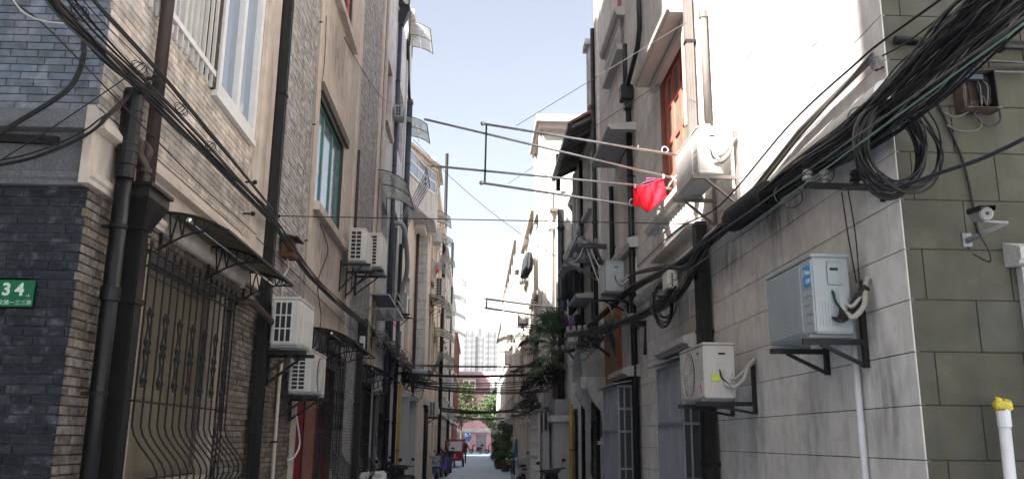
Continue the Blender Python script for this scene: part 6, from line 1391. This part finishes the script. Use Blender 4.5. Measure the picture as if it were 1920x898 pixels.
# ================================================================ vehicles
def local(root, fn, x, y, rz):
    root.location = (0,0,0); fn(); root.location = (x, y, 0); root.rotation_euler = (0, 0, rz)
def scooter(label, x, y, rz, body='plastic', shield='pvc_white', seat='seat', box=True, basket=False, cover=None, group='parked scooters and motorbikes', lean=.08, ebike=False):
    """faces +Y in its own space"""
    t = thing('scooter', label, 'scooter', (0,0,0), group)
    for yy in (.62, -.55):
        MB().tube([(0, yy+.2*math.cos(a), .24+.2*math.sin(a)) for a in [6.2832*i/20 for i in range(21)]], .055, 8, False).build('tyre', mt['rubber'], t)
        MB().lathe2((-.03, yy, .24), (1,0,0), [(0,.06),(.0,.15),(.06,.15),(.06,.06)], 16).build('rim', mt['galv'], t)
    B = mt[body]; S = mt[shield]
    m = MB(); m.add([(-.16,.38,.3),(.16,.38,.3),(.2,.5,.62),(-.2,.5,.62),(-.17,.44,.98),(.17,.44,.98),(-.12,.3,.3),(.12,.3,.3),(.14,.4,.62),(-.14,.4,.62),(-.12,.38,.96),(.12,.38,.96)], [(0,1,2,3),(3,2,5,4),(7,6,9,8),(8,9,10,11),(0,3,9,6),(3,4,10,9),(1,7,8,2),(2,8,11,5),(4,5,11,10),(0,6,7,1)]); m.build('front_shield', S, t, bevel=.02)
    m = MB(); m.hexa([(-.2,.44,.92),(.2,.44,.92),(.2,.22,.94),(-.2,.22,.94),(-.26,.42,1.06),(.26,.42,1.06),(.22,.24,1.04),(-.22,.24,1.04)]); m.build('dash_cowl', S, t, bevel=.03)
    MB().hexa([(-.13,.36,.3),(.13,.36,.3),(.13,-.3,.28),(-.13,-.3,.28),(-.13,.36,.36),(.13,.36,.36),(.13,-.3,.36),(-.13,-.3,.36)]).build('footboard', mt['plastic'], t, bevel=.015)
    MB().hexa([(-.14,-.05,.34),(.14,-.05,.34),(.12,-.82,.5),(-.12,-.82,.5),(-.15,-.1,.7),(.15,-.1,.7),(.13,-.85,.72),(-.13,-.85,.72)]).build('rear_body', B, t, bevel=.04)
    MB().hexa([(-.14,-.02,.7),(.14,-.02,.7),(.13,-.7,.73),(-.13,-.7,.73),(-.12,-.06,.79),(.12,-.06,.79),(.12,-.68,.82),(-.12,-.68,.82)]).build('seat', mt[seat], t, bevel=.03)
    MB().tube([(-.33,.2,1.04),(-.2,.3,1.03),(0,.34,1.02),(.2,.3,1.03),(.33,.2,1.04)], .016, 8).build('handlebar', mt['black'], t)
    for s_ in (-1, 1):
        MB().tube([(s_*.24,.28,1.04),(s_*.3,.3,1.2)], .006, 6).build('mirror_stem', mt['black'], t); MB().ball((s_*.33,.3,1.23), .055, 10, 6, (1,.3,.75)).build('mirror', mt['black'], t)
        MB().tube([(s_*.09,.5,.55),(s_*.09,.62,.24)], .022, 8).build('fork', mt['galv'], t)
        MB().ball((s_*.13,.47,.86), .035, 8, 5, (1,.5,.7)).build('indicator', mt['orange'], t)
    MB().ball((0,.47,.8), .075, 12, 7, (1,.45,.8)).build('headlight', mt['ceramic'], t)
    MB().tube([(0,.62+.27*math.cos(a),.24+.27*math.sin(a)) for a in [rad(20+14*i) for i in range(11)]], .06, 6).build('mudguard', S, t)
    MB().ball((0,-.86,.64), .06, 10, 6, (1.6,.4,.7)).build('tail_light', mt['red_paint'], t)
    if box: MB().hexa([(-.17,-.62,.84),(.17,-.62,.84),(.17,-.98,.84),(-.17,-.98,.84),(-.2,-.6,1.13),(.2,-.6,1.13),(.19,-.98,1.13),(-.19,-.98,1.13)]).build('rear_box', B, t, bevel=.04)
    if cover:
        m = MB(); P = [(.62,.35,.2),(.35,1.12,.33),(.05,1.0,.34),(-.4,.98,.3),(-.8,.85,.26)]
        vs = []; 
        for (yy, zz, ww) in P:
            for i in range(9):
                a = math.pi*i/8; vs.append((ww*math.cos(a)*(1+.1*math.sin(i*3+yy*5)), yy, .35+(zz-.35)*math.sin(a)**.6))
        m.add(vs, [(j*9+i, j*9+i+1, (j+1)*9+i+1, (j+1)*9+i) for j in range(4) for i in range(8)] + [tuple(range(9)), tuple(36+i for i in range(9))], True); m.build('cover', mt[cover], t)
    t.location = (x, y, 0); t.rotation_euler = (0, lean, rz); return t
sc = scooter('pale silver scooter parked nearest on the left, cowl towards the viewer', -2.05, 18.6, math.pi+.12, 'plastic', 'acwhite', box=False)
_l = sc.location.copy(); _r = sc.rotation_euler.copy(); sc.location = (0,0,0)
MB().hexa([(-.27,.5,.84),(.27,.5,.84),(.24,.42,.84),(-.24,.42,.84),(-.29,.47,1.05),(.29,.47,1.05),(.26,.34,1.1),(-.26,.34,1.1)]).build('handlebar_cowl', mt['white'], sc, bevel=.035)
for x in (-.1, .1): MB().tube([(x+.06*math.cos(a), .5-.0*math.sin(a), 1.0+.022*math.sin(a)) for a in [6.2832*i/14 for i in range(15)]], .006, 5).build('dial', mt['plastic'], sc)
sc.location = _l
scooter('black motorbike parked askew behind the silver scooter', -1.86, 21.5, 2.7, 'plastic', 'plastic', box=False)
scooter('black scooter wedged between the motorbike and the wall', -1.98, 23.9, .4, 'plastic', 'plastic', box=False)
scooter('blue and white scooter facing out by the porch corner', -1.6, 37.6, math.pi+.1, 'blue_paint', 'blue_paint', box=False)
scooter('scooter under a purple rain cover', -1.42, 41.5, math.pi-.15, 'plastic', 'plastic', cover='cloth_purple', box=False)
scooter('dark scooter behind the purple-covered one', -1.5, 44.3, math.pi-.3, 'plastic', 'plastic', box=False)
scooter('dark scooter in front of the red tricycle', -1.42, 48.5, math.pi-.2, 'plastic', 'black', box=False)
scooter('black scooter with a rear box between the covered one and the tricycle', -1.3, 46.2, math.pi-.1, 'plastic', 'black', box=True)
scooter('grey scooter tucked against the wall before the tricycle', -1.5, 51.5, math.pi, 'plastic', 'acgrille', box=False)
scooter('black scooter against the porch on the right', 2.1, 21.6, .1, 'plastic', 'plastic', box=False, lean=-.12)
scooter('silver scooter with a boxy rear seen from behind on the right', 1.9, 34.6, .08, 'acgrille', 'acgrille', box=True, lean=-.05)
scooter('dark scooter far off before the pink wall', .2, 112, 1.3, 'plastic', 'plastic', group='far scooters'); scooter('second far scooter by the red stand', 2.2, 110, 1.7, 'plastic', 'red_paint', group='far scooters')
t = thing('bicycle', 'black bicycle leaning beside the silver scooter', 'bicycle', (0,0,0))
for yy in (.52, -.52):
    MB().tube([(0,yy+.32*math.cos(a),.33+.32*math.sin(a)) for a in [6.2832*i/24 for i in range(25)]], .018, 6, False).build('tyre', mt['rubber'], t)
    m = MB()
    for i in range(10): a = 6.283*i/10; m.bar((0,yy,.33), (0,yy+.31*math.cos(a),.33+.31*math.sin(a)), .004)
    m.build('spokes', mt['chrome'], t)
m = MB()
for p, q in (((0,.52,.33),(0,.36,.88)), ((0,.38,.78),(0,-.1,.32)), ((0,-.1,.32),(0,-.22,.85)), ((0,-.1,.32),(0,-.52,.33)), ((0,-.52,.33),(0,-.2,.72)), ((0,.38,.74),(0,-.2,.7))): m.tube([p, q], .016, 6)
m.build('frame', mt['black'], t); MB().tube([(-.26,.25,.98),(-.1,.34,.96),(0,.35,.9),(.1,.34,.96),(.26,.25,.98)], .013, 6).build('handlebar', mt['chrome'], t)
MB().ball((0,-.26,.9), .11, 10, 6, (.8,1.2,.4)).build('saddle', mt['seat'], t)
m = MB(); 
for x in (-.14,.14):
    for z in (.72,.9): m.bar((x,.42,z), (x,.7,z), .012)
for z in (.72,.8,.9): m.bar((-.14,.7,z), (.14,.7,z), .012); m.bar((-.14,.42,z), (.14,.42,z), .012)
m.build('basket', mt['galv'], t); t.location = (1.72, 37.4, 0); t.rotation_euler = (0, -.1, .1)
# red tricycle, facing the viewer (-Y)
t = thing('cargo_tricycle', 'red enclosed cargo tricycle parked facing the viewer', 'tricycle', (0,0,0))
R = mt['red_paint']
m = MB(); m.hexa([(-.42,-1.1,.42),(.42,-1.1,.42),(.55,.1,.42),(-.55,.1,.42),(-.46,-1.02,1.0),(.46,-1.02,1.0),(.58,.1,1.0),(-.58,.1,1.0)]); m.build('lower_body', R, t, bevel=.05)
MB().hexa([(-.58,-.75,1.62),(.58,-.75,1.62),(.6,.6,1.62),(-.6,.6,1.62),(-.52,-.65,1.74),(.52,-.65,1.74),(.55,.55,1.74),(-.55,.55,1.74)]).build('roof', R, t, bevel=.04)
for s_ in (-1, 1):
    MB().bar((s_*.5,-.98,1.0), (s_*.54,-.68,1.63), .07).build('front_post', R, t); MB().bar((s_*.57,.1,1.0), (s_*.57,.1,1.63), .07).build('rear_post', R, t)
    MB().tube([(s_*.6, .75+.24*math.cos(a), .25+.24*math.sin(a)) for a in [6.2832*i/18 for i in range(19)]], .06, 7, False).build('tyre', mt['rubber'], t)
    MB().tube([(s_*.5,-.95,1.15),(s_*.7,-1.0,1.25)], .012, 6).build('mirror_stem', mt['black'], t); MB().ball((s_*.72,-1.0,1.27), .07, 8, 6, (.7,.3,1.2)).build('mirror', mt['black'], t)
    MB().ball((s_*.3,-1.1,.85), .06, 10, 6, (1,.5,1)).build('indicator', mt['orange'], t)
MB().hexa([(-.46,-.99,1.02),(.46,-.99,1.02),(.46,-.97,1.02),(-.46,-.97,1.02),(-.5,-.69,1.6),(.5,-.69,1.6),(.5,-.67,1.6),(-.5,-.67,1.6)]).build('windscreen', mt['glass_dark'], t)
MB().ball((0,-1.1,.72), .11, 12, 8, (1,.5,1)).build('headlight', mt['ceramic'], t)
MB().tube([(0,-1.15+.22*math.cos(a),.24+.22*math.sin(a)) for a in [6.2832*i/18 for i in range(19)]], .055, 7, False).build('tyre', mt['rubber'], t)
MB().hexa([(-.1,-1.4,.5),(.1,-1.4,.5),(.12,-1.0,.46),(-.12,-1.0,.46),(-.08,-1.3,.6),(.08,-1.3,.6),(.1,-1.0,.58),(-.1,-1.0,.58)]).build('mudguard', R, t, bevel=.02)
MB().hexa([(-.62,.12,.4),(.62,.12,.4),(.62,1.5,.4),(-.62,1.5,.4),(-.62,.12,1.1),(.62,.12,1.1),(.62,1.5,1.1),(-.62,1.5,1.1)]).build('cargo_box', R, t, bevel=.03)
MB().cub(-.2, .2, -1.075, -1.05, .55, .63).build('plate', mt['white'], t)
t.location = (-1.3, 56.5, 0); t.rotation_euler = (0, 0, .04)
# ================================================================ person walking away
def person(x, y, label):
    t = thing('person', label, 'person', (x, y, 0))
    V = {'pel':(0,0,.95,.15),'bel':(0,.01,1.12,.145),'che':(0,.0,1.32,.165),'nk':(0,-.01,1.47,.07),'hd0':(0,0,1.54,.075),'hd1':(0,0,1.63,.1),'hd2':(0,.0,1.7,.075),
     'shl':(-.17,0,1.41,.075),'ell':(-.25,.05,1.14,.05),'wrl':(-.27,-.1,.93,.036),'hal':(-.27,-.13,.86,.035),'shr':(.17,0,1.41,.075),'elr':(.3,-.02,1.16,.05),'wrr':(.38,-.16,1.0,.036),'har':(.4,-.2,.95,.035),
     'hpl':(-.09,0,.9,.1),'knl':(-.1,-.08,.5,.065),'anl':(-.1,.03,.1,.045),'tol':(-.1,-.12,.04,.04),'hpr':(.09,0,.9,.1),'knr':(.1,.12,.5,.065),'anr':(.1,.3,.14,.045),'tor':(.1,.2,.04,.04)}
    E_ = [('pel','bel'),('bel','che'),('che','nk'),('nk','hd0'),('hd0','hd1'),('hd1','hd2'),('che','shl'),('shl','ell'),('ell','wrl'),('wrl','hal'),('che','shr'),('shr','elr'),('elr','wrr'),('wrr','har'),('pel','hpl'),('hpl','knl'),('knl','anl'),('anl','tol'),('pel','hpr'),('hpr','knr'),('knr','anr'),('anr','tor')]
    ks = list(V); me = bpy.data.meshes.new('body'); me.from_pydata([V[k][:3] for k in ks], [(ks.index(a), ks.index(b)) for a, b in E_], [])
    o = bpy.data.objects.new('body', me); COL.objects.link(o); md = o.modifiers.new('skin', 'SKIN'); sb = o.modifiers.new('sub', 'SUBSURF'); sb.levels = 2; sb.render_levels = 2
    for i, k in enumerate(ks): me.skin_vertices[0].data[i].radius = (V[k][3]*1.0, V[k][3]*(.75 if k in ('che','bel','pel') else 1))
    me.skin_vertices[0].data[0].use_root = True
    dg = bpy.context.evaluated_depsgraph_get(); me2 = bpy.data.meshes.new_from_object(o.evaluated_get(dg)); o.modifiers.clear(); o.data = me2; me2.name = 'body'
    for mm in ('cloth_dark', 'skin', 'plastic'): me2.materials.append(mt[mm])
    for p in me2.polygons:
        c = p.center; p.use_smooth = True; p.material_index = 1 if (c.z > 1.5 or (c.z < 1.0 and abs(c.x) > .22)) else (2 if c.z < .1 else 0)
    o.parent = t
    m = MB(); m.ball((0,.02,1.66), .112, 14, 8, (.95,1.02,1.0)); m.v = [(a, b + (.0 if c > 1.6 else -.0), c) if not (c < 1.62 and b < 0) else (a*.8, b*.3+.02, c) for a, b, c in m.v]
    t.location = (0,0,0); m.build('hair', mt['hair'], t)
    cm = MB(); vs = []
    for (z, rx, ry) in ((1.46,.1,.08),(1.4,.21,.13),(1.2,.2,.14),(1.0,.2,.15),(.8,.22,.17)):
        for i in range(16): a = 6.2832*i/16; vs.append((rx*math.cos(a), ry*math.sin(a), z + .01*math.sin(i*3)))
    cm.add(vs, [(j*16+i, j*16+(i+1) % 16, (j+1)*16+(i+1) % 16, (j+1)*16+i) for j in range(4) for i in range(16)], True); cm.build('coat', mt['cloth_dark'], t)
    t.location = (x, y, 0); return t
person(-.74, 62.5, 'person in black coat and trousers walking beside the red tricycle')
# things at the lane's far end
t = thing('red_banner_stand', 'red cloth hanging by the shop front at the lane end', 'banner', (3.0, 113, 0)); MB().cub(2.7, 3.4, 113, 113.15, .3, 2.4).build('cloth', mt['cloth_red'], t); MB().cub(2.66, 2.7, 113, 113.05, 0, 2.5).build('post', mt['black'], t)
t = thing('shop_canopy', 'white flat canopy over the shop front at the lane end', 'canopy', (3.0, 114, 3)); MB().cub(1.2, 5.4, 112.5, 115, 3.0, 3.14).build('sheet', mt['white'], t); MB().cub(1.25, 1.33, 112.6, 112.7, 0, 3.0).build('post', mt['galv'], t); MB().cub(5.2, 5.3, 112.6, 112.7, 0, 3.0).build('post', mt['galv'], t)
t = thing('far_cabinet', 'grey steel cabinet at the lane edge past the pots', 'cabinet', (2.1, 80, 0)); MB().cub(1.5, 2.25, 79, 80.2, .1, 2.6).build('body', mt['granite'], t, bevel=.03); MB().cub(1.45, 2.3, 78.95, 80.25, 0, .1).build('plinth', mt['concrete'], t)
garment('dark blue shirt hung across the lane end', 'clothes', 100, [(872,883,812),(871,884,818),(874,882,826)], .3, 'cloth_denim', 'shirt')
# ================================================================ the air itself
MB().cub(-310, 310, -70, 710, -1.5, 75).build('haze', (lambda m: m)(bpy.data.materials.new('haze')), kind='stuff')
hz = bpy.data.objects['haze']; hm = hz.data.materials[0]; hm.use_nodes = True; hn = hm.node_tree
hn.nodes.remove(hn.nodes['Principled BSDF']); hv = hn.nodes.new('ShaderNodeVolumePrincipled'); hv.inputs['Color'].default_value = (.93,.95,1,1); hv.inputs['Density'].default_value = .0007; hv.inputs['Anisotropy'].default_value = .3
hn.links.new(hv.outputs[0], hn.nodes['Material Output'].inputs['Volume'])
